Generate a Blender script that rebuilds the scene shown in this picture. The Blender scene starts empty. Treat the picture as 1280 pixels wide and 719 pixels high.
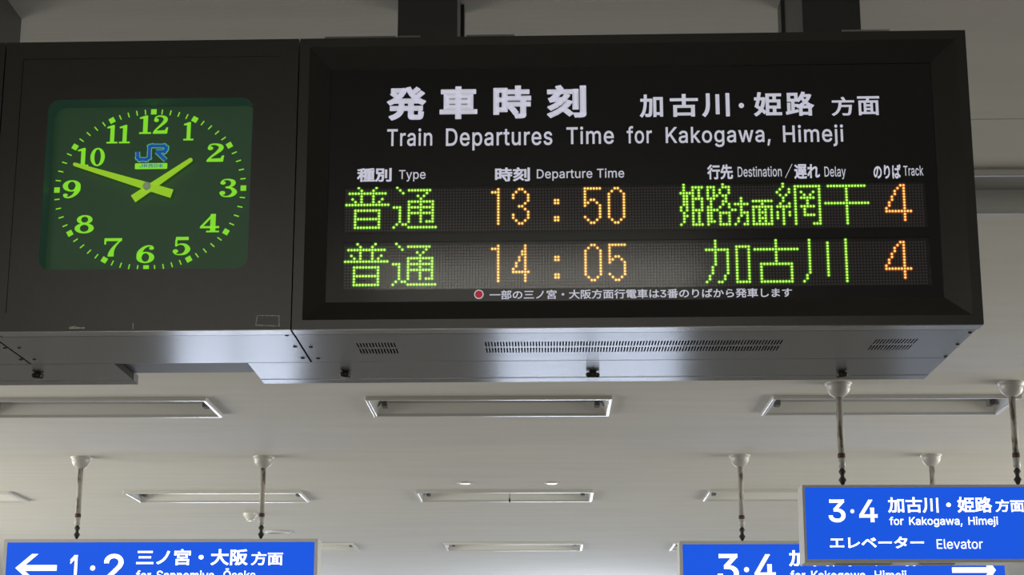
import bpy, bmesh, math, random
from mathutils import Vector, Matrix
from mathutils.geometry import tessellate_polygon

# ------------------------------------------------------------------ camera, world, lights
SC = bpy.context.scene
COL = SC.collection
FPX, PITCH, YAW = 2255.0, math.radians(13.87), math.radians(1.02)
CAM_Z = 1.6
cd = bpy.data.cameras.new('camera'); cam = bpy.data.objects.new('camera', cd); COL.objects.link(cam)
cd.sensor_width = 36; cd.lens = 36*FPX/1280; cd.clip_start = .05; cd.clip_end = 200
cam.location = (0, 0, CAM_Z); cam.rotation_euler = (math.pi/2+PITCH, 0, YAW)
SC.camera = cam
SC.view_settings.view_transform = 'Standard'; SC.view_settings.look = 'None'
SC.view_settings.gamma = 1; SC.view_settings.use_curve_mapping = False
SC.view_settings.exposure = 0.0
w = bpy.data.worlds.new('world'); SC.world = w; w.use_nodes = True
w.node_tree.nodes['Background'].inputs[0].default_value = (.62, .74, 1, 1)
w.node_tree.nodes['Background'].inputs[1].default_value = 1.0
CEIL = CAM_Z+1.665          # ceiling height
FAR = 21.5                  # end wall of the concourse
BACK, LEFT, RIGHT = -9.0, -8.0, 8.0
# daylight in the three tall window openings of the end wall: x0, x1, z0, z1, watts
WIN = [(-4.5, -2.9, .15, 2.75), (-.6, 1.7, .15, 2.75), (4.2, 5.6, .9, 2.5)]
WATT = [27, 23, 6]
# unseen windows added to the side and back walls as fill light: side, start, end, z0, z1, watts per square metre
SIDE = [('left', 7.5, 16.0, .6, 2.7), ('right', 7.5, 16.0, .6, 2.7), ('back', -4.5, 1.5, 1.0, 3.0)]
SW = [30, 30, 17]
# two lit lamps added out of view behind the viewer for reflections: x0, x1, y0, y1
ADDED_LAMPS = [(-.75, .50, .20, .90), (-2.3, -1.05, .0, .70)]
LIT_POWER = 2.5
def area(name, loc, rot, sx, sy, power, col):
    l = bpy.data.lights.new(name, 'AREA'); l.shape = 'RECTANGLE'; l.size = sx; l.size_y = sy
    l.energy = power; l.color = col
    o = bpy.data.objects.new(name, l); COL.objects.link(o); o.location = loc; o.rotation_euler = rot
    return o
for i, (a, b, c, d) in enumerate(WIN):
    area('window_and_fill_light', ((a+b)/2, FAR+.06, (c+d)/2), (-math.pi/2, 0, 0), b-a, d-c, (b-a)*(d-c)*WATT[i], (.80, .87, 1))
H90 = math.pi/2
for i, (s, a, b, c, d) in enumerate(SIDE):
    loc, rot = {'left': ((LEFT+.02, (a+b)/2, (c+d)/2), (H90, 0, -H90)), 'right': ((RIGHT-.02, (a+b)/2, (c+d)/2), (H90, 0, H90)),
                'back': (((a+b)/2, BACK+.02, (c+d)/2), (H90, 0, 0))}[s]
    area('window_and_fill_light', loc, rot, b-a, d-c, (b-a)*(d-c)*SW[i], (1, .98, .87))  # fill lights added out of view at the side and back walls
GL = {
'発': (1000, [[884,715,818,650,741,585,675,662,751,722,823,789,766,829,642,710,608,773,579,837,514,817,557,723,608,636,669,556,737,485,267,485,331,546,388,615,437,692,475,776,425,800,411,797,125,797,125,731,375,731,333,662,281,598,160,696,112,656,234,551,134,475,29,420,75,363,151,403,226,452,226,413,332,413,332,280,332,264,100,264,100,194,324,194,302,133,258,74,186,21,79,-26,106,-54,127,-85,203,-54,264,-18,312,20,348,61,374,104,391,148,401,194,582,194,582,34,587,-18,604,-51,637,-68,689,-73,820,-73,866,-65,897,-39,914,12,923,92,888,104,855,122,852,57,845,19,834,1,814,-4,699,-4,679,-3,666,3,661,14,659,33,659,194,898,194,898,264,659,264,659,413,776,413,776,452,845,404,919,364,944,398,972,428,873,478,783,544,864,607,940,675], [407,413,582,413,582,264,407,264,407,279]]),
'車': (1000, [[158,606,158,216,459,216,459,135,53,135,53,66,459,66,459,-83,536,-83,536,66,951,66,951,135,536,135,536,216,846,216,846,606,536,606,536,680,917,680,917,749,536,749,536,839,459,839,459,749,83,749,83,680,459,680,459,606], [230,382,459,382,459,279,230,279], [536,382,771,382,771,279,536,279], [230,543,459,543,459,441,230,441], [536,543,771,543,771,441,536,441]]),
'時': (1000, [[445,209,520,120,572,33,636,72,581,158,505,244], [631,841,631,721,421,721,421,654,631,654,631,527,379,527,379,459,763,459,763,346,384,346,384,279,763,279,763,10,759,-5,742,-9,608,-8,633,-79,733,-77,796,-66,816,-56,828,-41,835,-19,837,9,837,279,954,279,954,346,837,346,837,459,964,459,964,527,705,527,705,654,922,654,922,721,705,721,705,841], [291,416,291,185,146,185,146,416], [291,484,146,484,146,706,291,706], [76,775,76,35,146,35,146,117,362,117,362,775]]),
'刻': (1000, [[851,828,851,17,846,-1,827,-6,691,-5,716,-77,820,-75,882,-64,902,-53,915,-37,923,-14,925,17,925,828], [672,725,672,167,743,167,743,725], [460,578,400,480,196,472,270,556,338,647,600,647,600,716,393,716,367,780,327,845,258,826,289,772,312,716,54,716,54,647,251,647,186,558,140,504,110,477,82,463,106,393,161,404,347,416,285,353,217,297,143,248,66,206,113,146,236,223,349,318,448,430,528,556], [526,388,439,262,328,151,200,58,59,-15,107,-78,260,11,401,122,488,39,556,-35,611,15,538,89,449,169,528,261,594,361]]),
'加': (1000, [[572,716,572,-65,644,-65,644,9,838,9,838,-57,913,-57,913,716], [644,81,644,643,838,643,838,81], [195,827,194,650,53,650,53,577,192,577,187,471,179,370,164,274,143,186,114,105,76,33,28,-29,60,-53,86,-81,138,-12,179,66,210,154,233,251,249,354,259,463,265,577,417,577,403,168,379,26,364,13,345,10,237,14,252,-23,259,-61,378,-61,415,-50,444,-22,463,33,476,144,484,331,490,612,490,650,267,650,269,827]]),
'古': (1000, [[162,370,162,-81,239,-81,239,-28,761,-28,761,-77,841,-77,841,370,540,370,540,586,949,586,949,659,540,659,540,840,459,840,459,659,54,659,54,586,459,586,459,370], [239,44,239,298,761,298,761,44]]),
'川': (1000, [[159,785,159,445,155,317,138,191,98,72,28,-36,61,-60,90,-88,139,-22,176,49,203,124,220,202,230,282,235,363,236,445,236,785], [477,744,477,8,553,8,553,744], [813,788,813,-79,891,-79,891,788]]),
'姫': (1000, [[690,543,516,543,516,720,690,720], [945,789,446,789,446,-48,958,-48,958,22,762,22,762,222,914,222,914,543,762,543,762,720,945,720], [690,222,690,22,516,22,516,222], [516,474,842,474,842,293,516,293], [317,565,290,384,246,234,143,313,197,565], [63,287,215,167,178,107,136,56,89,14,37,-19,83,-81,138,-44,188,1,232,54,271,115,369,9,417,68,368,124,305,184,337,275,363,379,381,497,393,630,347,637,334,635,210,635,239,839,168,843,140,635,48,635,48,565,128,565,96,414]]),
'路': (1000, [[156,732,345,732,345,556,156,556], [38,42,51,-31,438,64,431,131,299,100,299,279,405,279,441,229,501,258,501,-78,571,-78,571,-41,823,-41,823,-75,894,-75,894,256,926,241,973,304,908,333,848,368,793,408,743,452,789,511,829,575,863,645,891,720,844,741,830,738,636,738,668,823,597,841,564,752,521,669,471,595,414,532,414,798,89,798,89,490,231,490,231,84,153,66,153,396,89,396,89,52], [571,25,571,218,823,218,823,25], [797,672,752,584,695,504,639,579,596,655,605,672], [546,283,624,337,697,402,766,339,845,283], [650,454,542,364,424,298,424,346,299,346,299,490,414,490,414,522,467,477,514,530,558,592,600,524]]),
'方': (1000, [[440,818,479,740,508,667,68,667,68,594,341,594,335,494,323,394,301,295,267,201,215,115,143,39,46,-23,77,-51,101,-82,176,-36,237,18,288,78,328,143,358,213,382,286,398,361,756,361,743,215,729,112,711,46,691,12,671,2,643,0,474,7,493,-29,501,-66,669,-69,718,-60,756,-34,782,10,803,90,820,216,835,398,838,434,410,434,423,594,936,594,936,667,514,667,585,698,554,770,512,846]]),
'面': (1000, [[389,334,601,334,601,221,389,221], [389,395,389,506,601,506,601,395], [389,160,601,160,601,43,389,43], [58,774,58,702,444,702,416,576,104,576,104,-80,176,-80,176,-27,820,-27,820,-80,896,-80,896,576,493,576,532,702,945,702,945,774], [176,43,176,506,320,506,320,43], [820,43,670,43,670,506,820,506]]),
'種': (1000, [[433,535,433,214,641,214,641,142,422,142,422,82,641,82,641,3,365,3,365,-59,965,-59,965,3,713,3,713,82,931,82,931,142,713,142,713,214,926,214,926,535,713,535,713,602,946,602,946,664,713,664,713,738,837,753,944,771,898,828,674,797,409,779,427,721,641,732,641,664,391,664,391,602,641,602,641,535], [500,350,641,350,641,270,500,270], [713,350,857,350,857,270,713,270], [500,479,641,479,641,400,500,400], [713,479,857,479,857,400,713,400], [361,826,216,780,43,744,65,687,212,712,212,558,49,558,49,488,202,488,167,400,124,314,77,235,28,172,67,103,143,219,212,365,212,-78,286,-78,286,353,377,229,422,288,286,426,286,488,411,488,411,558,286,558,286,729,413,768]]),
'別': (1000, [[593,720,593,165,666,165,666,720], [838,821,838,20,832,0,812,-6,659,-5,687,-81,800,-79,868,-67,888,-55,902,-38,911,-14,913,20,913,821], [164,727,419,727,419,534,164,534], [95,794,95,466,205,466,199,387,190,307,176,229,154,154,124,84,85,22,33,-31,62,-54,86,-82,155,-7,205,82,239,183,260,291,426,291,409,77,388,-3,374,-12,353,-14,239,-9,253,-42,260,-76,383,-76,420,-68,448,-47,466,-11,478,58,488,167,497,327,498,358,269,358,278,466,491,466,491,794]]),
'行': (1000, [[435,780,435,708,927,708,927,780], [267,841,163,726,35,622,79,562,218,678,339,811], [391,504,391,432,728,432,728,17,722,0,702,-5,545,-3,570,-77,689,-76,759,-66,780,-54,794,-37,802,-14,804,16,804,432,955,432,955,504], [307,626,248,541,179,459,103,385,25,322,78,259,192,364,192,-83,266,-83,266,446,326,522,378,600]]),
'先': (1000, [[462,840,462,684,285,684,322,801,246,817,223,734,191,648,150,566,102,494,167,459,215,530,256,612,462,612,462,410,61,410,61,337,322,337,313,269,297,205,274,147,239,95,192,49,128,10,47,-22,74,-52,95,-85,183,-47,252,-1,304,53,343,114,370,182,389,256,400,337,591,337,591,43,596,-9,613,-42,648,-59,703,-64,844,-64,895,-56,927,-26,945,33,954,127,918,140,885,158,881,80,874,34,861,13,838,8,711,8,688,9,674,14,668,25,666,43,666,337,940,337,940,410,538,410,538,612,868,612,868,684,538,684,538,840]]),
'遅': (1000, [[70,735,168,668,246,600,297,652,217,717,118,780], [355,802,355,551,353,448,342,337,317,226,272,124,333,89,380,197,407,318,420,440,423,551,423,600,923,600,923,802], [423,746,851,746,851,656,423,656], [465,361,465,306,644,306,644,233,415,233,415,175,644,175,644,52,715,52,715,175,946,175,946,233,715,233,715,306,901,306,901,361,715,361,715,431,927,431,927,488,803,488,859,579,793,600,733,488,609,488,624,494,599,546,561,598,504,576,534,533,557,488,440,488,440,431,644,431,644,361], [252,490,54,490,54,420,179,420,179,101,111,56,39,-14,89,-79,126,-32,162,8,194,36,222,46,265,26,320,-12,375,-39,437,-56,510,-64,594,-67,939,-57,948,-17,961,21,783,7,596,2,518,4,449,11,389,26,335,51,252,105]]),
'れ': (1000, [[293,720,288,625,144,608,79,607,87,525,283,552,276,453,167,298,54,149,105,80,268,316,267,277,264,21,261,-38,348,-38,343,23,339,264,342,382,416,454,493,515,569,558,636,574,670,570,696,555,712,529,717,492,698,310,679,119,687,64,710,25,745,1,790,-7,840,-1,888,15,933,41,974,76,961,162,923,126,885,100,847,84,810,79,787,84,771,97,761,117,758,140,777,328,795,514,787,569,761,612,717,639,656,648,576,632,494,591,415,536,348,479,353,537,398,607,369,642,363,640,383,791,289,794]]),
'の': (1000, [[476,642,453,504,420,372,382,264,343,191,305,149,269,136,234,147,201,180,176,236,166,318,173,378,194,438,228,495,273,547,331,591,399,624], [559,644,628,631,687,606,736,571,775,526,803,474,820,416,826,353,819,284,798,223,767,172,726,130,679,97,627,72,572,56,486,43,533,-31,629,-11,711,21,780,66,835,122,875,188,900,264,908,350,899,434,873,512,831,580,774,637,704,681,620,709,525,718,424,707,332,676,251,626,183,562,132,487,99,402,88,311,93,244,108,186,130,137,159,97,192,68,228,50,266,44,333,64,394,122,450,220,499,355,535,499]]),
'り': (1000, [[339,789,251,792,243,706,223,550,212,383,216,293,223,224,300,230,296,296,298,353,309,412,332,473,363,531,403,584,448,627,498,656,551,666,593,659,629,640,658,609,681,568,697,517,707,459,710,394,700,296,671,216,626,152,567,103,495,66,413,40,323,22,370,-50,472,-26,562,9,640,57,704,117,752,193,782,285,792,395,787,480,770,555,744,618,710,669,668,707,619,730,564,738,511,731,462,711,417,681,376,643,342,601,313,556,292,511,310,649]]),
'ば': (1000, [[231,753,143,761,137,689,110,504,91,269,103,87,129,-48,199,-43,196,-8,200,37,231,140,272,258,231,290,174,143,164,283,182,491,214,686], [811,792,762,777,819,635,870,653], [911,823,862,807,894,740,921,667,972,685], [652,174,653,140,648,95,630,60,597,39,544,31,495,36,456,51,431,75,422,109,432,142,458,168,498,184,549,190,602,186], [725,760,635,760,639,698,639,574,544,572,375,580,375,505,543,499,639,501,649,243,556,252,469,240,405,208,365,161,351,102,365,41,404,-4,469,-33,558,-43,610,-38,652,-25,683,-5,706,21,721,52,729,85,731,120,731,140,807,89,882,24,925,91,838,161,728,220,716,505,889,524,889,601,716,578,718,699]]),
'一': (1000, [[44,431,44,349,960,349,960,431]]),
'部': (1000, [[141,628,179,539,204,455,272,475,247,557,206,645], [627,787,627,-78,694,-78,694,718,855,718,807,585,751,448,807,384,842,325,860,271,866,222,861,174,840,143,799,132,722,135,736,99,742,64,828,65,862,72,890,85,911,107,926,137,934,173,936,215,931,269,914,327,880,389,824,457,889,607,948,757,897,790,885,787], [247,826,289,722,80,722,80,654,552,654,552,722,366,722,314,844], [433,648,401,550,360,452,51,452,51,383,575,383,575,452,433,452,508,631], [109,291,109,-73,180,-73,180,-26,454,-26,454,-66,529,-66,529,291], [180,42,180,223,454,223,454,42]]),
'三': (1000, [[123,743,123,667,879,667,879,743], [187,416,187,341,801,341,801,416], [65,69,65,-7,934,-7,934,69]]),
'ノ': (1000, [[802,719,707,745,679,635,637,523,583,416,518,321,442,239,351,166,249,103,140,56,210,-17,317,36,419,104,510,183,587,268,646,355,696,450,737,545,770,632]]),
'宮': (1000, [[313,528,684,528,684,396,313,396], [170,245,170,-77,245,-77,245,-36,765,-36,765,-73,842,-73,842,245,488,245,532,334,759,334,759,590,242,590,242,334,444,334,409,245], [245,30,245,179,765,179,765,30], [424,824,464,744,82,744,82,518,155,518,155,675,846,675,846,518,922,518,922,744,553,744,500,846]]),
'大': (1000, [[461,839,459,706,446,553,62,553,62,476,433,476,412,395,382,314,342,237,289,163,223,96,141,35,43,-16,75,-46,100,-78,197,-25,278,36,345,104,400,178,443,256,476,337,501,419,538,325,581,237,631,157,688,84,752,21,823,-33,902,-78,928,-41,958,-8,879,33,807,85,743,147,687,218,638,298,597,384,563,476,942,476,942,553,526,553,539,705,542,839]]),
'阪': (1000, [[836,479,816,397,789,321,757,252,719,189,652,324,604,479], [443,772,443,414,440,298,426,178,395,62,340,-41,400,-85,461,27,495,153,511,285,514,414,514,479,542,479,567,382,597,291,633,208,676,132,630,83,579,41,526,7,469,-21,514,-83,624,-18,720,71,808,-17,914,-84,966,-23,908,5,856,40,808,81,765,127,816,210,859,306,893,415,917,538,871,551,859,548,514,548,514,712,731,734,924,768,877,832,677,797], [81,797,81,-80,148,-80,148,729,291,729,198,498,249,441,282,389,299,341,304,297,298,256,280,230,262,223,241,220,165,222,180,189,186,156,270,157,301,163,327,175,347,194,361,220,369,253,371,290,367,338,351,390,320,447,268,507,382,770,333,800,321,797]]),
'電': (1000, [[197,568,197,521,409,521,409,568], [177,466,177,418,409,418,409,466], [587,466,587,418,827,418,827,466], [587,568,587,521,802,521,802,568], [768,185,768,116,530,116,530,185], [768,235,530,235,530,304,768,304], [457,185,457,116,235,116,235,185], [457,235,235,235,235,304,457,304], [163,359,163,9,235,9,235,61,457,61,457,30,464,-21,487,-52,531,-68,601,-72,834,-72,893,-65,930,-41,951,6,962,82,928,92,897,107,892,46,881,10,862,-7,829,-11,605,-11,567,-9,544,-3,533,9,530,30,530,61,842,61,842,359], [76,678,76,482,144,482,144,623,460,623,460,393,534,393,534,623,855,623,855,482,925,482,925,678,534,678,534,739,865,739,865,797,134,797,134,739,460,739,460,678]]),
'は': (1000, [[255,764,167,771,161,700,133,514,115,279,127,97,153,-37,223,-32,221,3,225,48,255,151,296,269,255,301,198,154,188,293,206,502,238,696], [676,185,677,150,672,105,654,71,621,49,568,41,519,46,480,61,455,86,446,120,456,153,482,179,523,195,574,201,627,197], [749,770,659,770,663,709,663,585,569,583,399,591,399,516,567,509,663,511,673,254,580,263,493,251,428,219,388,171,374,112,388,52,428,7,493,-21,582,-31,634,-26,676,-13,707,7,730,32,745,62,753,95,755,130,755,151,831,100,906,35,950,102,862,172,752,231,740,516,913,535,913,612,740,589,743,710]]),
'番': (1000, [[460,561,312,561,350,577,318,642,271,709,460,721], [206,686,248,623,278,561,61,561,61,497,382,497,306,437,219,383,127,337,35,302,83,243,189,290,189,-81,261,-81,261,-46,751,-46,751,-77,826,-77,826,287,917,251,968,314,874,346,779,389,690,440,613,497,941,497,941,561,712,561,806,705,725,728,687,648,642,572,673,561,534,561,534,727,704,748,850,772,800,828,489,786,116,761,133,703,265,708], [460,483,460,324,534,324,534,487,650,389,787,306,219,306,349,388], [261,106,462,106,462,13,261,13], [261,159,261,246,462,246,462,159], [751,106,751,13,534,13,534,106], [751,159,534,159,534,246,751,246]]),
'か': (1000, [[782,674,709,641,763,564,814,468,857,367,887,279,965,316,884,500], [78,561,86,474,176,486,303,500,270,385,223,252,163,118,92,1,174,-31,246,104,305,248,350,387,384,508,492,515,535,511,569,495,591,462,598,406,595,322,586,238,571,161,550,100,533,74,513,58,490,51,463,49,407,54,340,69,353,-14,410,-25,471,-29,517,-25,556,-12,589,14,617,55,644,130,662,222,672,321,675,416,671,468,659,509,639,539,614,561,584,575,550,583,513,585,400,578,426,721,438,780,345,790,338,683,319,572,167,561]]),
'ら': (1000, [[335,784,315,708,502,666,703,630,722,707,528,739], [313,602,229,613,209,405,178,207,252,189,282,239,342,295,414,338,498,364,592,373,663,363,719,335,755,291,768,236,759,180,730,132,683,92,616,62,530,43,424,38,298,47,322,-35,469,-39,590,-27,687,1,761,43,812,97,842,161,852,234,846,283,828,327,800,366,762,398,715,422,660,438,597,443,509,436,425,414,346,376,271,321]]),
'し': (1000, [[340,779,239,780,247,678,237,172,243,108,260,57,287,16,324,-15,369,-35,421,-47,480,-51,569,-44,647,-24,715,6,774,43,824,85,865,128,898,170,841,238,808,194,771,152,728,113,678,80,622,54,557,37,483,31,444,33,409,41,379,55,354,75,335,102,323,137,319,180,331,678]]),
'ま': (1000, [[500,178,501,111,493,68,470,42,436,28,395,24,332,30,288,47,264,73,256,105,266,137,294,164,340,182,403,188], [185,473,186,398,436,384,493,384,497,248,413,254,316,243,244,212,198,163,182,101,187,63,201,30,224,3,256,-18,297,-34,346,-43,404,-46,455,-42,496,-31,528,-13,552,10,568,36,577,64,580,94,578,156,650,125,715,87,772,46,820,5,866,76,815,115,749,158,668,199,574,232,567,386,706,394,844,409,845,484,708,467,566,457,566,469,566,597,836,620,837,693,702,676,566,666,567,727,573,794,488,794,492,734,492,663,446,663,317,670,190,685,191,611,316,600,447,594,491,594,491,469,491,454,437,454,313,459]]),
'す': (1000, [[568,372,566,310,549,266,520,240,480,231,441,238,408,257,386,288,378,330,387,374,409,408,441,429,479,436,508,432,533,421,553,401], [96,653,98,576,311,588,545,593,546,492,515,500,479,503,412,490,355,453,317,398,303,329,317,257,354,205,406,173,467,162,514,169,554,189,515,127,457,78,381,40,289,12,356,-54,446,-19,517,23,572,73,611,127,637,184,651,243,655,301,647,371,623,429,621,594,635,594,928,589,929,663,636,664,621,664,622,729,627,792,536,792,542,729,544,663]]),
'・': (1000, [[500,486,459,478,425,455,402,422,394,380,402,339,425,305,459,282,500,274,542,282,575,305,598,339,606,380,598,422,575,455,542,478]]),
'／': (1000, [[936,846,34,-56,64,-86,966,816]]),
'エ': (1000, [[84,131,84,40,172,44,833,44,916,40,916,131,833,125,539,125,539,585,779,585,864,581,864,669,779,663,229,663,145,669,145,581,229,585,454,585,454,125,172,125]]),
'レ': (1000, [[222,32,280,-18,322,0,500,64,659,145,796,244,907,357,862,427,751,313,614,214,464,137,315,86,315,653,322,744,223,744,232,653,232,81,230,55]]),
'ベ': (1000, [[691,678,634,654,684,576,727,493,786,520], [819,729,763,703,814,627,859,545,917,573,869,656], [53,263,128,187,185,264,362,488,385,512,406,521,428,516,454,495,647,289,870,28,939,101,695,363,490,573,443,608,400,616,361,600,321,563,217,437,124,330]]),
'ー': (1000, [[102,433,102,335,241,340,790,340,897,335,897,433,789,428,241,428]]),
'タ': (1000, [[536,785,445,814,430,772,413,735,367,658,299,567,208,474,92,387,159,335,239,396,310,463,371,532,424,600,762,600,742,535,711,464,672,392,626,323,415,458,361,403,573,259,499,188,409,122,305,64,186,18,258,-44,376,8,479,70,566,137,639,210,748,119,807,188,693,276,746,355,790,435,825,514,849,587,873,641,807,681,778,674,741,671,470,671,491,707]]),
'西': (1000, [[59,775,59,702,356,702,356,557,113,557,113,-76,186,-76,186,-14,819,-14,819,-73,894,-73,894,557,641,557,641,702,939,702,939,775], [186,56,186,244,230,190,288,225,333,263,367,305,392,350,409,395,419,442,423,488,568,488,568,330,573,280,588,249,620,233,670,228,806,228,819,228,819,56], [186,246,186,488,355,488,345,422,319,358,268,299], [424,557,424,702,568,702,568,557], [641,488,819,488,819,301,799,299,679,299,659,300,647,304,642,314,641,330]]),
'日': (1000, [[253,352,752,352,752,71,253,71], [253,426,253,697,752,697,752,426], [176,772,176,-69,253,-69,253,-4,752,-4,752,-64,832,-64,832,772]]),
'本': (1000, [[460,839,460,629,65,629,65,553,367,553,303,428,225,313,134,215,37,140,92,79,197,167,293,280,377,410,444,553,460,553,460,183,226,183,226,107,460,107,460,-80,539,-80,539,107,772,107,772,183,539,183,539,553,553,553,620,410,703,280,799,168,906,81,965,146,864,220,772,316,692,430,628,553,937,553,937,629,539,629,539,839]]),
',': (268, [[54,-171,97,101,196,101,120,-171]]),
'0': (647, [[324,-10,249,1,186,34,135,88,98,162,76,254,68,363,76,472,99,564,136,638,186,692,249,725,324,736,398,725,461,692,512,638,548,564,571,472,579,363,571,254,549,162,512,88,462,34,399,1], [324,71,373,79,414,105,447,148,471,205,486,277,491,363,486,449,471,521,447,579,414,621,373,648,324,656,274,648,233,621,200,579,176,521,161,449,156,363,161,277,176,205,200,148,233,105,274,79]]),
'1': (647, [[109,0,109,78,558,78,558,0], [394,726,394,0,303,0,303,640,299,640,123,511,123,609,283,726]]),
'2': (647, [[91,0,91,68,334,327,403,403,444,466,454,497,457,530,453,567,439,598,418,623,390,641,357,652,319,656,280,652,246,639,219,618,198,590,186,556,181,517,94,517,101,578,123,632,158,676,204,709,259,729,321,736,383,729,437,709,482,677,516,636,537,587,544,532,540,492,530,454,510,414,480,369,381,256,218,86,218,81,556,81,556,0]]),
'3': (647, [[311,-10,247,-4,189,14,139,43,100,82,74,131,62,188,156,188,164,153,181,124,205,101,236,85,272,75,312,71,355,75,393,87,425,106,449,133,465,166,470,207,465,245,451,280,427,310,392,333,346,348,287,353,224,353,224,427,411,640,411,646,99,646,99,726,532,726,532,658,315,412,377,412,440,394,492,361,530,318,553,265,561,207,553,147,529,94,491,51,441,18,380,-3]]),
'4': (647, [[57,151,57,226,352,726,444,726,155,237,155,232,590,232,590,151], [402,0,402,173,402,209,402,453,489,453,489,0]]),
'5': (647, [[316,-10,254,-3,200,16,154,46,118,86,95,133,85,186,175,186,182,155,197,127,219,104,247,86,280,75,316,71,357,76,394,92,425,117,449,149,463,188,468,232,463,276,448,316,424,349,392,374,354,390,311,395,275,392,239,383,207,369,183,351,96,361,137,726,523,726,523,646,215,646,191,430,195,430,221,449,254,464,290,473,328,476,375,472,420,458,459,437,493,407,520,372,541,330,554,284,558,233,550,167,527,108,490,59,441,22,382,-2]]),
'6': (647, [[323,-10,259,-2,203,21,156,58,121,106,98,165,91,231,96,285,114,341,146,406,196,486,360,726,460,726,246,417,279,438,335,449,397,442,451,421,495,387,528,342,548,288,555,224,548,160,525,104,489,56,443,20,387,-2], [323,69,363,74,398,89,427,113,449,145,463,182,468,224,463,267,449,305,427,336,398,359,363,374,323,379,283,374,248,359,219,336,197,305,183,268,178,226,183,183,197,145,219,113,248,89,283,74]]),
'7': (647, [[138,0,462,640,462,646,89,646,89,726,558,726,558,641,235,0]]),
'8': (647, [[323,-10,254,-3,194,16,144,47,106,88,82,137,74,193,79,238,93,279,115,315,144,344,179,366,218,378,218,381,170,402,132,440,108,488,100,543,108,596,129,642,163,681,208,711,262,730,323,736,384,730,437,711,482,681,516,642,538,596,545,543,537,488,513,440,476,402,429,381,429,378,467,366,501,344,531,315,553,279,568,238,572,193,564,137,540,88,502,47,452,16,392,-3], [323,70,368,74,407,86,438,105,461,131,476,162,481,198,476,236,460,269,436,297,404,318,366,331,323,336,280,331,242,318,210,297,185,269,170,236,165,198,170,162,184,131,207,105,239,86,278,74], [323,413,360,417,391,429,418,447,439,472,452,502,456,536,452,570,439,600,419,624,393,642,360,653,323,657,286,653,253,642,227,624,206,600,194,570,190,536,194,502,206,472,227,447,254,429,286,417]]),
'9': (647, [[323,736,387,729,443,705,490,669,525,620,548,562,555,495,550,442,532,385,500,320,450,240,286,0,186,0,399,309,367,288,311,278,249,285,196,306,152,339,118,384,98,439,91,502,98,567,121,623,157,670,204,706,260,729], [323,657,284,652,249,637,220,613,197,582,184,544,179,502,184,459,197,422,220,391,249,367,284,353,323,348,363,352,398,367,427,390,449,421,463,458,468,500,463,543,449,581,427,613,398,637,363,652]]),
'D': (717, [[313,0,137,0,137,81,307,81,388,90,454,115,505,157,541,213,563,283,570,365,563,446,541,515,506,570,456,611,393,637,315,645,133,645,133,726,322,726,420,716,503,683,570,630,619,558,649,469,659,365,649,259,619,169,569,97,501,44,415,11], [178,726,178,0,86,0,86,726]]),
'E': (598, [[86,0,86,726,532,726,532,645,178,645,178,408,508,408,508,327,178,327,178,81,536,81,536,0]]),
'H': (738, [[86,0,86,726,178,726,178,412,560,412,560,726,652,726,652,0,560,0,560,331,178,331,178,0]]),
'K': (666, [[149,208,149,309,199,373,249,433,302,491,519,726,640,726,330,394,325,394], [86,0,86,726,178,726,178,477,177,321,178,276,178,0], [531,0,268,370,326,442,641,0]]),
'S': (638, [[319,-13,246,-6,182,13,130,44,91,86,66,137,55,195,149,195,158,157,176,125,203,101,238,84,277,74,319,70,366,74,408,86,443,105,470,131,488,163,493,199,489,230,474,255,452,276,422,292,350,317,262,342,182,372,123,413,86,466,74,532,82,589,107,639,146,680,196,711,257,730,324,736,392,730,451,711,501,680,538,641,563,593,572,540,482,540,466,588,431,625,382,647,321,655,277,651,239,639,207,621,184,597,169,569,164,536,170,503,187,476,212,456,242,440,303,419,377,399,445,376,512,339,541,314,563,282,578,244,583,198,575,141,552,91,514,48,462,15,397,-6]]),
'T': (641, [[45,645,45,726,595,726,595,645,367,645,367,0,275,0,275,645]]),
'a': (556, [[228,-12,179,-7,135,7,97,31,68,64,50,105,43,154,48,196,62,230,83,256,111,276,179,301,254,314,334,324,379,335,390,347,393,364,390,398,381,424,365,444,342,460,314,469,279,472,244,469,213,460,168,430,143,391,59,416,81,460,112,494,149,519,190,536,233,546,277,549,341,542,376,531,408,515,437,490,460,457,476,414,481,359,481,0,395,0,395,74,389,74,360,35,337,17,307,1,271,-9], [243,65,288,70,325,84,355,106,376,133,389,164,393,197,393,271,371,260,330,251,286,245,251,240,192,226,167,215,148,199,135,178,131,150,135,124,146,103,163,87,185,75]]),
'c': (565, [[296,-12,227,-3,167,23,117,65,80,121,57,189,49,268,57,347,80,416,117,472,167,514,227,540,296,549,371,538,436,508,463,486,485,460,503,429,516,395,432,374,415,413,385,444,346,464,296,471,247,464,207,443,177,410,155,369,142,320,137,268,142,216,155,168,177,126,207,94,247,73,296,66,346,74,387,94,416,127,434,167,518,146,505,111,487,80,437,30,372,-1]]),
'e': (577, [[303,-12,229,-3,167,23,117,65,79,121,56,189,49,267,56,345,79,414,115,470,164,513,224,540,293,549,337,545,380,534,420,515,456,487,486,450,510,402,525,345,530,277,530,242,138,242,142,198,158,152,183,115,216,88,256,71,303,66,362,75,408,104,424,125,436,151,521,130,504,90,479,56,445,28,403,6,356,-7], [439,315,438,339,425,383,404,420,375,448,338,466,293,471,247,465,209,448,178,420,156,385,142,345,139,315]]),
'f': (362, [[326,542,326,467,9,467,9,542], [115,0,115,616,120,659,137,694,161,721,193,741,229,753,268,757,317,752,347,744,325,669,307,674,278,677,244,672,220,657,207,632,202,598,202,0]]),
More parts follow.
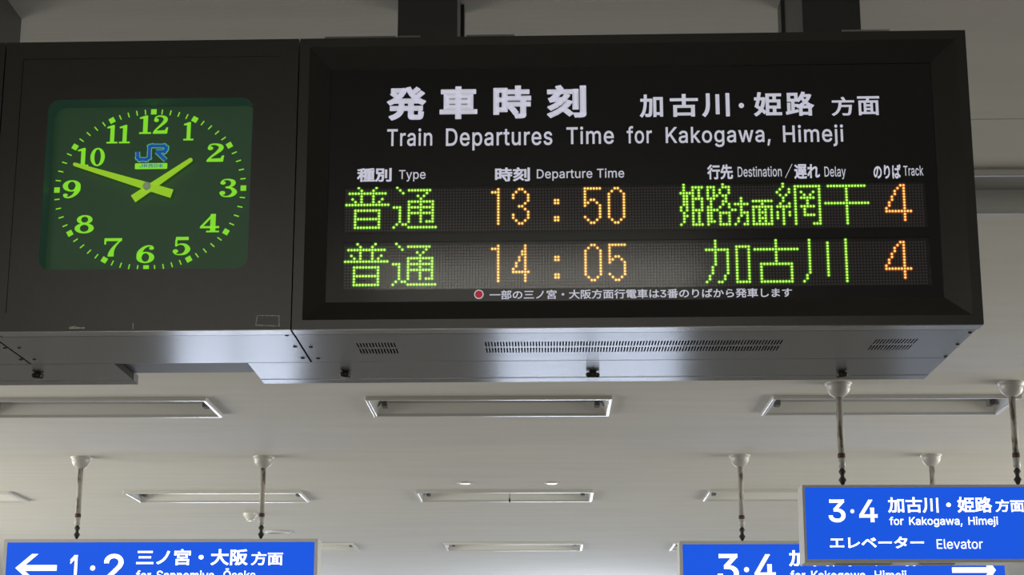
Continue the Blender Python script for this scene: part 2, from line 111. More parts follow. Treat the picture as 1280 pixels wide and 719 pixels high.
'g': (607, [[295,-215,239,-211,191,-199,151,-181,117,-157,92,-129,72,-99,145,-58,174,-94,220,-126,254,-136,295,-139,355,-131,403,-107,434,-67,445,-8,445,98,437,98,409,59,388,39,360,22,324,11,278,7,216,15,161,38,114,76,79,129,56,195,49,273,56,351,78,419,114,474,160,515,216,540,280,549,326,545,362,532,390,514,411,494,439,455,447,455,447,542,532,542,532,-13,524,-77,500,-128,463,-167,415,-194,358,-210], [293,84,338,90,376,107,406,135,428,173,442,220,446,275,442,329,429,377,407,416,377,446,339,465,293,471,246,464,207,445,177,414,155,375,142,328,137,275,142,221,155,175,177,137,208,108,246,90]]),
'i': (238, [[75,0,75,542,162,542,162,0], [119,632,96,637,77,649,63,668,59,690,63,712,77,731,96,744,119,748,143,744,163,731,176,712,180,690,176,668,163,649,143,637]]),
'j': (238, [[75,542,162,542,162,-43,158,-89,145,-129,123,-161,92,-185,53,-199,5,-204,-14,-204,-14,-124,3,-124,35,-119,58,-103,71,-77,75,-41], [119,632,96,637,76,649,63,668,59,690,63,712,76,731,96,744,119,748,142,744,162,731,175,712,180,690,175,668,162,649,142,637]]),
'k': (544, [[157,195,157,302,172,302,406,542,514,542,263,285,253,285], [75,0,75,726,162,726,162,0], [420,0,211,265,273,327,531,0]]),
'l': (270, [[199,-3,144,5,106,29,83,68,75,120,75,726,162,726,162,141,165,109,172,89,186,78,209,74,229,75,242,78,258,4,231,-1]]),
'm': (871, [[75,0,75,542,160,542,160,439,168,461,189,494,215,519,246,537,279,548,313,551,367,542,410,515,441,473,452,438,460,458,481,490,510,516,544,535,582,547,624,551,669,546,710,531,745,505,772,469,789,422,795,364,795,0,708,0,708,362,700,413,675,447,639,466,598,472,564,468,534,457,511,438,493,414,482,386,479,353,479,0,391,0,391,371,384,412,361,444,327,465,285,472,254,468,225,457,200,439,180,413,167,380,162,340,162,0]]),
'n': (585, [[162,324,162,0,75,0,75,542,159,542,160,440,176,474,217,517,267,541,325,549,376,543,421,526,458,498,486,458,504,407,510,343,510,0,423,0,423,336,414,392,390,435,351,461,300,470,263,466,230,453,202,432,180,404,167,367]]),
'o': (593, [[296,-12,227,-3,167,23,117,65,80,121,57,189,49,268,57,347,80,416,117,472,167,514,227,540,296,549,366,540,426,514,476,472,513,416,536,347,544,268,536,189,513,121,476,65,426,23,366,-3], [296,66,346,73,386,94,417,126,439,168,452,216,456,268,452,320,439,369,417,410,386,443,346,464,296,471,247,464,207,443,177,410,155,369,142,320,137,268,142,216,155,168,177,126,207,94,247,73]]),
'p': (606, [[75,-204,75,542,160,542,160,456,169,456,196,494,217,514,245,532,281,545,327,549,391,540,447,515,493,474,528,418,550,349,557,270,550,189,528,121,494,65,447,23,391,-3,328,-12,282,-7,246,5,218,24,197,45,169,84,162,84,162,-204], [314,67,361,73,399,94,429,125,451,166,464,216,469,271,464,325,451,373,430,414,400,445,361,464,314,471,268,465,230,446,200,415,178,375,165,327,161,271,165,214,179,164,201,123,231,93,269,73]]),
'r': (370, [[75,0,75,542,159,542,159,458,165,458,186,495,218,524,258,543,304,549,327,549,348,548,348,460,328,463,295,465,259,461,227,449,200,430,180,405,167,374,162,338,162,0]]),
's': (521, [[260,-12,207,-8,160,5,120,25,88,54,65,91,51,135,134,152,150,113,177,86,214,70,259,65,310,71,349,89,374,115,383,147,378,173,363,194,338,210,303,221,213,243,149,265,103,297,76,339,67,391,73,435,93,473,124,505,164,529,213,544,267,549,319,545,362,532,398,511,427,484,448,452,463,414,383,396,369,425,346,451,313,469,268,475,223,469,187,452,163,427,155,396,161,369,177,347,205,331,245,318,328,299,392,277,437,245,464,203,473,152,466,107,446,67,414,34,371,9,319,-6]]),
't': (325, [[291,542,291,467,9,467,9,542], [93,673,180,673,180,139,183,109,194,88,214,75,243,71,264,73,288,77,304,2,274,-4,240,-6,178,3,131,30,102,74,93,133]]),
'u': (586, [[260,-7,209,-2,164,15,127,44,99,84,81,135,75,198,75,542,162,542,162,206,171,149,196,107,235,81,286,72,323,76,356,88,383,109,405,138,418,175,423,218,423,542,510,542,510,0,426,0,426,104,408,67,367,24,317,1]]),
'v': (556, [[232,0,25,542,120,542,236,221,267,124,278,83,290,124,320,221,435,542,530,542,323,0]]),
'w': (810, [[196,0,32,542,124,542,191,305,220,195,243,93,265,192,294,305,360,542,452,542,516,305,545,194,567,93,590,193,619,305,685,542,778,542,613,0,526,0,455,245,435,321,415,400,405,441,395,401,375,321,354,245,284,0]]),
'y': (556, [[68,-198,88,-122,102,-125,148,-127,168,-120,186,-106,202,-83,215,-51,232,-2,25,542,120,542,236,221,267,124,278,85,289,124,320,221,436,542,530,542,292,-83,273,-122,252,-153,227,-177,199,-194,167,-204,131,-207,92,-204]]),
'Ō': (762, [[381,-10,293,2,215,36,150,90,100,165,68,256,58,363,68,470,100,561,150,636,215,691,293,725,381,736,470,725,548,691,613,636,662,561,694,470,704,363,694,256,662,165,613,90,548,36,470,2], [381,76,443,84,499,108,546,149,583,206,606,277,614,363,606,449,583,521,546,577,499,618,443,643,381,651,319,643,263,618,216,577,179,520,156,449,148,363,156,277,179,206,216,150,263,109,319,84], [516,908,516,839,246,839,246,908]]),
'J': (566, [[264,-10,218,-6,177,4,140,22,108,47,81,78,62,115,51,159,47,208,47,247,139,247,139,208,148,149,174,106,213,80,264,71,314,80,354,106,380,149,388,208,388,726,480,726,480,208,476,159,465,115,446,78,420,47,388,22,351,4,310,-6]]),
'R': (641, [[86,0,86,726,337,726,413,719,476,698,523,663,558,618,578,564,585,503,578,441,558,388,523,343,475,310,413,289,337,282,137,282,137,364,333,364,385,368,425,381,456,401,477,429,489,463,493,503,489,543,477,578,455,606,425,628,384,641,333,646,178,646,178,0], [504,0,329,327,432,327,611,0]]),
}

# ------------------------------------------------------------------ geometry helpers
RX = cam.rotation_euler.to_matrix()
CO = Vector(cam.location)
def ray(px, py):                     # direction of the sight line through a point of the 1280x719 frame
    return RX @ Vector(((px-640)/FPX, (359.5-py)/FPX, -1))
def hit(px, py, p, n):
    d = ray(px, py); t = (p-CO).dot(n)/d.dot(n); return CO+d*t
def ceil_at(px, py, z=CEIL):
    return hit(px, py, Vector((0, 0, z)), Vector((0, 0, 1)))
def wall_at(px, py, Y):
    return hit(px, py, Vector((0, Y, 0)), Vector((0, 1, 0)))
# frame of the departure board: u to the right, w away from the viewer, v up
BF = Matrix.Translation((0, 3.55, 0)) @ Matrix.Rotation(math.radians(-1.0), 4, 'Z')
BFI = BF.inverted(); BN = (BF.to_3x3() @ Vector((0, 1, 0)))
SKEW = -.018                         # the cabinets are a touch out of square
def bp(px, py, w=0.0):               # (u, v) on the plane w of the board
    q = BFI @ hit(px, py, BF @ Vector((0, w, 0)), BN); return q.x-SKEW*q.y, q.z
def bz(px, py, z):                   # (u, w) on the level z
    q = BFI @ hit(px, py, Vector((0, 0, z)), Vector((0, 0, 1))); return q.x-SKEW*q.y, q.y

OFF = {}
SKEWED = set()
class B:
    def __init__(s): s.v = []; s.f = []; s.smooth = set()
    def quad(s, *p):
        n = len(s.v); s.v += [tuple(q) for q in p]; s.f.append(tuple(range(n, n+len(p)))); return s
    def box(s, x0, x1, y0, y1, z0, z1):
        n = len(s.v)
        s.v += [(x, y, z) for z in (z0, z1) for y in (y0, y1) for x in (x0, x1)]
        for f in ((0,2,3,1),(4,5,7,6),(0,1,5,4),(2,6,7,3),(0,4,6,2),(1,3,7,5)): s.f.append(tuple(n+i for i in f))
        return s
    def hexa(s, p):                  # eight corners in the order of box()
        n = len(s.v); s.v += [tuple(q) for q in p]
        for f in ((0,2,3,1),(4,5,7,6),(0,1,5,4),(2,6,7,3),(0,4,6,2),(1,3,7,5)): s.f.append(tuple(n+i for i in f))
        return s
    def lathe(s, c, prof, ax=2, seg=24, smooth=True):     # prof: (radius, height along axis)
        n = len(s.v); m = len(prof)
        for k in range(seg):
            a = 2*math.pi*k/seg
            for r, h in prof:
                p = [r*math.cos(a), r*math.sin(a), h]
                p = (p[0], p[1], p[2]) if ax == 2 else ((p[0], p[2], p[1]) if ax == 1 else (p[2], p[0], p[1]))
                s.v.append((c[0]+p[0], c[1]+p[1], c[2]+p[2]))
        for k in range(seg):
            for j in range(m-1):
                a, b = n+k*m+j, n+((k+1) % seg)*m+j
                if smooth: s.smooth.add(len(s.f))
                s.f.append((a, b, b+1, a+1))
        return s
    def disc(s, c, r, seg=12, ax=1, ry=None):
        ry = ry or r
        pts = [(r*math.cos(2*math.pi*k/seg), ry*math.sin(2*math.pi*k/seg)) for k in range(seg)]
        return s.quad(*[(c[0]+a, c[1], c[2]+b) if ax == 1 else (c[0]+a, c[1]+b, c[2]) for a, b in pts])
    def poly(s, loops, w, depth=0.0):    # loops in (u, v), outer first; face at w, sides run back to w+depth
        fl = [[Vector((a, b, 0)) for a, b in l] for l in loops]
        n = len(s.v); pts = [p for l in fl for p in l]
        s.v += [(p.x, w, p.y) for p in pts]
        for t in tessellate_polygon(fl): s.f.append(tuple(n+i for i in t))
        if depth:
            for l in fl:
                m = len(s.v); k = len(l)
                s.v += [(p.x, w, p.y) for p in l]+[(p.x, w+depth, p.y) for p in l]
                for i in range(k):
                    j = (i+1) % k; s.f.append((m+i, m+j, m+k+j, m+k+i))
        return s
    def ring(s, o, i, w0, w1=None):      # rectangles (u0,u1,v0,v1): sloping frame face from outer (at w0) to inner (at w1)
        w1 = w0 if w1 is None else w1
        P = lambda r, w: [(r[0], w, r[2]), (r[1], w, r[2]), (r[1], w, r[3]), (r[0], w, r[3])]
        a, b = P(o, w0), P(i, w1)
        for k in range(4): s.quad(a[k], a[(k+1) % 4], b[(k+1) % 4], b[k])
        return s
    def build(s, name, mat, parent=None, frame=None, fix=True, bevel=0):
        off = OFF.get(parent.name, Vector()) if parent else Vector()
        me = bpy.data.meshes.new(name)
        k_ = SKEW if parent and parent.name in SKEWED else 0
        me.from_pydata([(p[0]+k_*p[1]-off.x, p[1]-off.y, p[2]-off.z) for p in s.v], [], s.f)
        for k in s.smooth: me.polygons[k].use_smooth = True
        me.update()
        if fix:
            bm = bmesh.new(); bm.from_mesh(me); bmesh.ops.remove_doubles(bm, verts=bm.verts, dist=1e-6)
            bmesh.ops.recalc_face_normals(bm, faces=bm.faces); bm.to_mesh(me); bm.free()
        me.materials.append(mat)
        o = bpy.data.objects.new(name, me); COL.objects.link(o)
        if parent:
            o.parent = parent; OFF[o.name] = off
            if k_: SKEWED.add(o.name)
        elif frame: o.matrix_world = frame
        if bevel:
            md = o.modifiers.new('bevel', 'BEVEL'); md.width = bevel; md.segments = 2; md.limit_method = 'ANGLE'
        return o
def thing(name, label, cat, loc=(0, 0, 0), frame=None, group=None):
    o = bpy.data.objects.new(name, None); COL.objects.link(o); o.empty_display_size = .05
    o.matrix_world = (frame or Matrix.Identity(4)) @ Matrix.Translation(loc)
    OFF[o.name] = Vector(loc)
    if frame is not None: SKEWED.add(o.name)
    o['label'] = label; o['category'] = cat
    if group: o['group'] = group
    return o
def structure(o): o['kind'] = 'structure'; return o
def stuff(o): o['kind'] = 'stuff'; return o
def lab(o, t): o['label'] = t; return o

# ------------------------------------------------------------------ materials
def mat(name, col, rough=.5, metal=0.0, emit=None, es=0.0, noise=None, bump=None, spec=.5, aniso=0, mix=None):
    m = bpy.data.materials.new(name); m.use_nodes = True; nt = m.node_tree; b = nt.nodes['Principled BSDF']
    b.inputs['Base Color'].default_value = (*col, 1); b.inputs['Roughness'].default_value = rough
    b.inputs['Metallic'].default_value = metal; b.inputs['Specular IOR Level'].default_value = spec
    if aniso: b.inputs['Anisotropic'].default_value = aniso
    if aniso:
        tg = nt.nodes.new('ShaderNodeVectorTransform'); tg.inputs[0].default_value = (0, 1, 0); tg.convert_from = 'OBJECT'; tg.convert_to = 'WORLD'; nt.links.new(tg.outputs[0], b.inputs['Tangent'])
    if emit: b.inputs['Emission Color'].default_value = (*emit, 1); b.inputs['Emission Strength'].default_value = es
    tc = nt.nodes.new('ShaderNodeTexCoord')
    def tex(scale, detail=4):
        mp = nt.nodes.new('ShaderNodeMapping'); mp.inputs['Scale'].default_value = scale
        nt.links.new(tc.outputs['Object'], mp.inputs[0])
        n = nt.nodes.new('ShaderNodeTexNoise'); n.inputs['Scale'].default_value = 1; n.inputs['Detail'].default_value = detail
        nt.links.new(mp.outputs[0], n.inputs[0]); return n
    if noise:                        # (scale, colour2, low, high)
        n = tex(noise[0]); r = nt.nodes.new('ShaderNodeMapRange')
        r.inputs[1].default_value = noise[2]; r.inputs[2].default_value = noise[3]
        nt.links.new(n.outputs[0], r.inputs[0])
        x = nt.nodes.new('ShaderNodeMix'); x.data_type = 'RGBA'
        x.inputs[6].default_value = (*col, 1); x.inputs[7].default_value = (*noise[1], 1)
        nt.links.new(r.outputs[0], x.inputs[0]); nt.links.new(x.outputs[2], b.inputs['Base Color'])
    if bump:                         # (scale, strength, distance)
        n = tex(bump[0], 6); q = nt.nodes.new('ShaderNodeBump')
        q.inputs['Strength'].default_value = bump[1]; q.inputs['Distance'].default_value = bump[2]
        nt.links.new(n.outputs[0], q.inputs['Height']); nt.links.new(q.outputs[0], b.inputs['Normal'])
    return m
M = {}
M['ceiling'] = mat('ceiling_paint', (.60, .585, .545), .85, noise=((1.2, 9, 1), (.56, .55, .51), .35, .7), bump=((6, 60, 6), .25, .002))
M['wall'] = mat('wall_paint', (.55, .53, .49), .8, noise=((2, 2, 2), (.50, .48, .44), .4, .7))
M['floor'] = mat('floor_tile', (.21, .20, .19), .11, noise=((3, 3, 3), (.17, .16, .155), .4, .6))
M['black'] = mat('dark_bronze_paint', (.017, .015, .014), .30, spec=.7, noise=((60, 60, 60), (.022, .019, .018), .3, .7), bump=((400, 400, 400), .1, .0005))
M['blackin'] = mat('inner_black', (.012, .011, .012), .5)
M['panel'] = mat('board_panel_black', (.016, .016, .017), .18)
M['post'] = mat('post_paint', (.012, .012, .012), .5, noise=((20, 20, 20), (.017, .016, .016), .4, .7))
M['flange'] = mat('post_flange_grey', (.085, .085, .082), .5)
M['steel'] = mat('brushed_steel', (.38, .41, .46), .26, 1.0, noise=((2, 90, 90), (.33, .355, .40), .3, .7), bump=((3, 700, 700), .06, .0004), aniso=.85)
M['dull'] = mat('dull_steel', (.20, .20, .215), .5, .8)
M['lip'] = mat('steel_lip', (.50, .51, .55), .26, 1.0, aniso=.85)
M['slot'] = mat('slot_dark', (.004, .004, .005), .8)
M['screw'] = mat('screw_steel', (.09, .085, .08), .45, .8)
M['knob'] = mat('knob_dark', (.045, .038, .030), .5, .3)
M['tape'] = mat('tape_residue', (.62, .60, .55), .9, noise=((150, 150, 150), (.30, .28, .25), .45, .6))
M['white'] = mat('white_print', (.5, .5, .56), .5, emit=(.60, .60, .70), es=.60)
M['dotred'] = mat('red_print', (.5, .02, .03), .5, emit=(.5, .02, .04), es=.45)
M['led_base'] = mat('led_board', (.020, .018, .022), .7, spec=.2)
M['led_off'] = mat('led_unlit', (.13, .108, .125), .7, spec=.2)
M['led_green'] = mat('led_green', (.2, .4, .05), .4, emit=(.58, 1.0, .11), es=1.3)
M['led_amber'] = mat('led_amber', (.5, .3, .05), .4, emit=(1.0, .72, .17), es=1.4)
M['led_orange'] = mat('led_orange', (.5, .3, .05), .4, emit=(1.0, .64, .16), es=1.4)
M['halo_green'] = mat('led_bloom_green', (.02, .05, .01), .4, emit=(.035, .19, .0), es=1)  # bloom around lit dots, painted as faint emission in each colour
M['halo_amber'] = mat('led_bloom_amber', (.05, .03, .01), .4, emit=(.26, .075, .0), es=1)
M['halo_orange'] = mat('led_bloom_orange', (.05, .02, .01), .4, emit=(.36, .055, .0), es=1)
M['dial'] = mat('clock_dial_green', (.022, .06, .032), .45, emit=(.016, .055, .022), es=.42)
M['dialwall'] = mat('clock_well_green', (.02, .05, .035), .55, emit=(.015, .045, .032), es=.45)
M['numeral'] = mat('luminous_green', (.2, .45, .03), .5, emit=(.20, .66, .018), es=.9)
M['hand'] = mat('hand_lime', (.25, .45, .03), .5, emit=(.27, .53, .012), es=.85)
M['blue'] = mat('logo_blue', (.01, .07, .35), .5, emit=(.01, .08, .36), es=.7)
M['pale'] = mat('logo_outline', (.1, .5, .25), .5, emit=(.09, .45, .20), es=.7)
M['hub'] = mat('hub_grey', (.40, .45, .34), .4, emit=(.4, .5, .3), es=.25)
M['trim'] = mat('lamp_trim_white', (.70, .70, .69), .22, spec=.6)
M['trimmet'] = mat('lamp_trim_metal', (.66, .66, .65), .28, .2)
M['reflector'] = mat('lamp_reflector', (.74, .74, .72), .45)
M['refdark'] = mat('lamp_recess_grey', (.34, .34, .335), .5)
M['socket'] = mat('lamp_socket', (.16, .155, .15), .6)
M['canopy'] = mat('canopy_grey', (.46, .455, .45), .35)
M['rod'] = mat('rod_stained', (.40, .38, .355), .6, noise=((40, 40, 12), (.12, .10, .085), .54, .64))
M['chain'] = mat('turnbuckle_dark', (.045, .045, .042), .5, .5)
M['rust'] = mat('rust_band', (.07, .035, .03), .7)
M['frame'] = mat('sign_frame_silver', (.66, .66, .66), .35, .1)
M['signblue'] = mat('sign_blue_backlit', (.005, .02, .15), .6, spec=.2, emit=(.009, .100, .78), es=.92)
M['signwhite'] = mat('sign_white_backlit', (.8, .8, .8), .4, emit=(.93, .97, 1), es=1.0)
M['plastic'] = mat('white_plastic', (.62, .61, .60), .4)
M['downlight'] = mat('downlight_lens', (.8, .7, .72), .3, emit=(1, .84, .88), es=.8)
M['vent'] = mat('vent_grey', (.30, .30, .29), .5)
M['ventrim'] = mat('vent_ring_grey', (.50, .50, .49), .5)
M['winframe'] = mat('window_frame_dark', (.08, .08, .085), .4, .5)
def glass_mat(name, refl, ro=.03):
    m = bpy.data.materials.new(name); m.use_nodes = True; nt = m.node_tree; nt.nodes.clear()
    o = nt.nodes.new('ShaderNodeOutputMaterial'); x = nt.nodes.new('ShaderNodeMixShader')
    t = nt.nodes.new('ShaderNodeBsdfTransparent'); g = nt.nodes.new('ShaderNodeBsdfGlossy'); g.inputs['Roughness'].default_value = ro
    f = nt.nodes.new('ShaderNodeFresnel'); f.inputs[0].default_value = refl
    nt.links.new(f.outputs[0], x.inputs[0]); nt.links.new(t.outputs[0], x.inputs[1]); nt.links.new(g.outputs[0], x.inputs[2])
    nt.links.new(x.outputs[0], o.inputs[0]); return m
M['added_glow'] = mat('added_lamp_glow', (.8, .8, .78), .5, emit=(1, .98, .86), es=LIT_POWER)
M['window'] = glass_mat('display_window', 1.5, .13)
M['glass'] = glass_mat('clear_glass', 1.45)

# ------------------------------------------------------------------ lettering (outlines of the characters)
GL = {k: (a/1000, [[(l[i]/1000, l[i+1]/1000) for i in range(0, len(l), 2)] for l in ls]) for k, (a, ls) in GL.items()}
def sarea(l): return sum(l[i-1][0]*l[i][1]-l[i][0]*l[i-1][1] for i in range(len(l)))/2
def inside(p, l):
    c = False
    for i in range(len(l)):
        a, b = l[i-1], l[i]
        if (a[1] > p[1]) != (b[1] > p[1]) and p[0] < (b[0]-a[0])*(p[1]-a[1])/(b[1]-a[1])+a[0]: c = not c
    return c
def embolden(b, l, e, w):           # a band of half width e along the outline
    for i in range(len(l)):
        p, q = Vector(l[i-1]), Vector(l[i])
        if (q-p).length < 1e-7: continue
        d = (q-p).normalized(); n = Vector((-d.y*e[0], d.x*e[1])); k = Vector((d.x*e[0], d.y*e[1]))*.8
        b.quad(*[(t.x, w, t.y) for t in (p-k-n, q+k-n, q+k+n, p-k+n)])
def glyph_groups(ch):
    adv, loops = GL[ch]
    if not loops: return adv, []
    big = max(loops, key=lambda l: abs(sarea(l))); sg = 1 if sarea(big) > 0 else -1
    L = [(l if sg > 0 else l[::-1]) for l in loops]
    outs = [l for l in L if sarea(l) > 0]; holes = [l for l in L if sarea(l) < 0]
    groups = [[o] for o in outs]
    for h in holes:
        c = [g for g in groups if inside(h[0], g[0])]
        if c: min(c, key=lambda g: abs(sarea(g[0]))).append(h)
    return adv, groups
def lay(text, track=0.0, space=.28):
    x = 0; G = []
    for ch in text:
        if ch == ' ': x += space+track; continue
        adv, gs = glyph_groups(ch)
        for g in gs: G.append([[(p[0]+x, p[1]) for p in l] for l in g])
        x += adv+track
    return G
def lettering(name, text, box, plane, material, parent, w, bold=.0, track=0.0, space=.28, cap=False, depth=.001, frame_uv=None):
    """box = x0, x1, y0, y1 in the frame; plane(px, py) -> (u, v). cap: y0 and y1 are cap line and baseline"""
    chars = [lay(text[:i+1], track, space)[len(lay(text[:i], track, space)):] for i in range(len(text))]
    chars = [c for c in chars if c]
    G = [g for c in chars for g in c]
    xs = [p[0] for g in G for l in g for p in l]; ys = [p[1] for g in G for l in g for p in l]
    gx0, gx1 = min(xs), max(xs); gy0, gy1 = (0, .727) if cap else (min(ys), max(ys))
    x0, x1, y0, y1 = box; xm, ym = (x0+x1)/2, (y0+y1)/2
    u0, u1 = plane(x0, ym)[0], plane(x1, ym)[0]; v1, v0 = plane(xm, y0)[1], plane(xm, y1)[1]
    su, sv = (u1-u0)/(gx1-gx0), (v1-v0)/(gy1-gy0)
    split = (x1-x0)/len(text) >= 9.5
    kx_ = 1-2*bold/(gx1-gx0); ky_ = 1 if cap else 1-2*bold/(gy1-gy0)
    o = None
    for grp in (chars if split else [G]):
        b = B()
        for g in grp:
            L = [[(u0+bold*su+(p[0]-gx0)*su*kx_, v0+(bold*sv if not cap else 0)+(p[1]-gy0)*sv*ky_) for p in l] for l in g]
            b.poly(L, w, 0 if bold else depth)
            if bold:
                for l in L: embolden(b, l, (bold*su, bold*sv), w)
        o = b.build(name, material, parent, fix=False)
        if not split: stuff(o)
    return o

# ------------------------------------------------------------------ the concourse
LAMP_W = 1.25; LX0 = -.28; LDX = 2.075
xc = [LX0+LDX*k for k in range(-3, 4)]
def lamp_xy(row, k):
    near, far = LROW[row]; return xc[k+3]-LAMP_W/2, xc[k+3]+LAMP_W/2, near, far
def cy(py): return ceil_at(680, py).y
LROW = {0: (cy(215.5), cy(264)), 1: (cy(495.5), cy(516.5)), 2: (cy(613), cy(624.5)), 3: (cy(678.3), cy(686.5))}
LAMPS = [(0, 1), (1, -1), (1, 0), (1, 1), (2, -2), (2, -1), (2, 0), (2, 1), (3, -1), (3, 0), (3, 1)]
def holes_plane(b, x0, x1, y0, y1, z, holes):
    xs = sorted({x0, x1, *[h[0] for h in holes], *[h[1] for h in holes]})
    ys = sorted({y0, y1, *[h[2] for h in holes], *[h[3] for h in holes]})
    for j in range(len(ys)-1):
        run = None
        for i in range(len(xs)-1):
            cx, cyy = (xs[i]+xs[i+1])/2, (ys[j]+ys[j+1])/2
            hole = any(h[0] < cx < h[1] and h[2] < cyy < h[3] for h in holes)
            if not hole and run is None: run = xs[i]
            if (hole or i == len(xs)-2) and run is not None:
                e = xs[i] if hole else xs[i+1]
                b.quad((run, ys[j], z), (e, ys[j], z), (e, ys[j+1], z), (run, ys[j+1], z)); run = None
    return b
holes = [lamp_xy(r, k) for r, k in LAMPS]+ADDED_LAMPS
SEAM = cy(152)
cb = B(); holes_plane(cb, LEFT, RIGHT, BACK, FAR, CEIL, holes+[(LEFT, RIGHT, SEAM, SEAM+.003)])
cb.quad((LEFT, BACK, CEIL+.25), (RIGHT, BACK, CEIL+.25), (RIGHT, FAR, CEIL+.25), (LEFT, FAR, CEIL+.25))
structure(cb.build('ceiling', M['ceiling']))
tb = B(); tb.box(LEFT, RIGHT, SEAM-.01, SEAM+.016, CEIL+.006, CEIL+.012)
structure(tb.build('trim_1', M['ceiling']))
structure(B().box(LEFT, RIGHT, BACK, FAR, -.1, 0).build('floor', M['floor']))
structure(B().box(LEFT-.15, LEFT, BACK, FAR, 0, CEIL+.25).build('wall_left', M['wall']))
structure(B().box(RIGHT, RIGHT+.15, BACK, FAR, 0, CEIL+.25).build('wall_right', M['wall']))
structure(B().box(LEFT, RIGHT, BACK-.15, BACK, 0, CEIL+.25).build('wall_back', M['wall']))
wb = B()
xs = [LEFT]+[v for a in WIN for v in a[:2]]+[RIGHT]
for i in range(0, len(xs), 2): wb.box(xs[i], xs[i+1], FAR, FAR+.2, 0, CEIL+.25)
for a in WIN: wb.box(a[0], a[1], FAR, FAR+.2, 0, a[2]); wb.box(a[0], a[1], FAR, FAR+.2, a[3], CEIL+.25)
structure(wb.build('wall_far', M['wall'], fix=False))
for i, a in enumerate(WIN):
    f = B(); n = max(2, round((a[1]-a[0])/1.1))
    for k in range(n+1):
        x = a[0]+(a[1]-a[0])*k/n; x = min(max(x, a[0]+.03), a[1]-.03); f.box(x-.03, x+.03, FAR-.02, FAR+.05, a[2], a[3])
    f.box(a[0], a[1], FAR-.02, FAR+.05, a[2], a[2]+.06); f.box(a[0], a[1], FAR-.02, FAR+.05, a[3]-.06, a[3])
    structure(f.build('window_%d' % (i+1), M['winframe'], fix=False))

for i, (side, y0, y1, z0, z1) in enumerate(SIDE):
    f = B(); x = LEFT if side == 'left' else (RIGHT if side == 'right' else None)
    if x is not None:
        e = .10 if side == 'left' else -.10; a, b_ = sorted((x, x+e)); n = round((y1-y0)/1.5)
        for k in range(n+1): yy = y0+(y1-y0)*k/n; f.box(a, b_, yy-.03, yy+.03, z0, z1)
        f.box(a, b_, y0-.03, y1+.03, z0-.06, z0); f.box(a, b_, y0-.03, y1+.03, z1, z1+.06)
    else:
        n = round((y1-y0)/1.5)
        for k in range(n+1): xx = y0+(y1-y0)*k/n; f.box(xx-.03, xx+.03, BACK, BACK+.10, z0, z1)
        f.box(y0-.03, y1+.03, BACK, BACK+.10, z0-.06, z0); f.box(y0-.03, y1+.03, BACK, BACK+.10, z1, z1+.06)
    structure(f.build('window_%d' % (i+4), M['winframe'], fix=False))  # frames set on solid walls around the added fill lights

# ------------------------------------------------------------------ ceiling lamps
def where_lamp(r, k):
    rows = {0: 'nearest row, beside the right edge of the departure board', 1: 'row just under the departure board',
            2: 'second row beyond the departure board', 3: 'farthest row of lamps'}
    cols = {-2: 'far left', -1: 'left', 0: 'middle', 1: 'right'}
    return 'unlit recessed ceiling lamp, %s one in the %s' % (cols[k], rows[r])
LAMP_LABEL = {('lit', 0): 'added lit ceiling lamp, unseen behind the viewer, for reflections on the departure board', ('lit', 1): 'added lit ceiling lamp, unseen behind the viewer, for reflections on the clock',
 (0, 1): 'large unlit recessed ceiling lamp beside the right edge of the departure board',
 (1, -1): 'unlit recessed ceiling lamp under the clock, left one of the nearest three',
 (1, 0): 'unlit recessed ceiling lamp in full view just below the middle of the departure board',
 (1, 1): 'unlit recessed ceiling lamp behind the rod of the nearest blue sign',
 (2, -2): 'lamp corner at the left picture edge, above the blue 1-2 sign',
 (2, -1): 'unlit recessed ceiling lamp crossed by the right rod of the 1-2 sign',
 (2, 0): 'unlit recessed ceiling lamp just beyond the two small downlights',
 (2, 1): 'unlit recessed ceiling lamp crossed by the left rod of the farther 3-4 sign',
 (3, -1): 'farthest-row ceiling lamp whose right end shows beside the 1-2 sign',
 (3, 0): 'farthest-row ceiling lamp at the bottom middle, seen whole',
 (3, 1): 'farthest-row ceiling lamp, only its left tip shows by the farther 3-4 sign'}
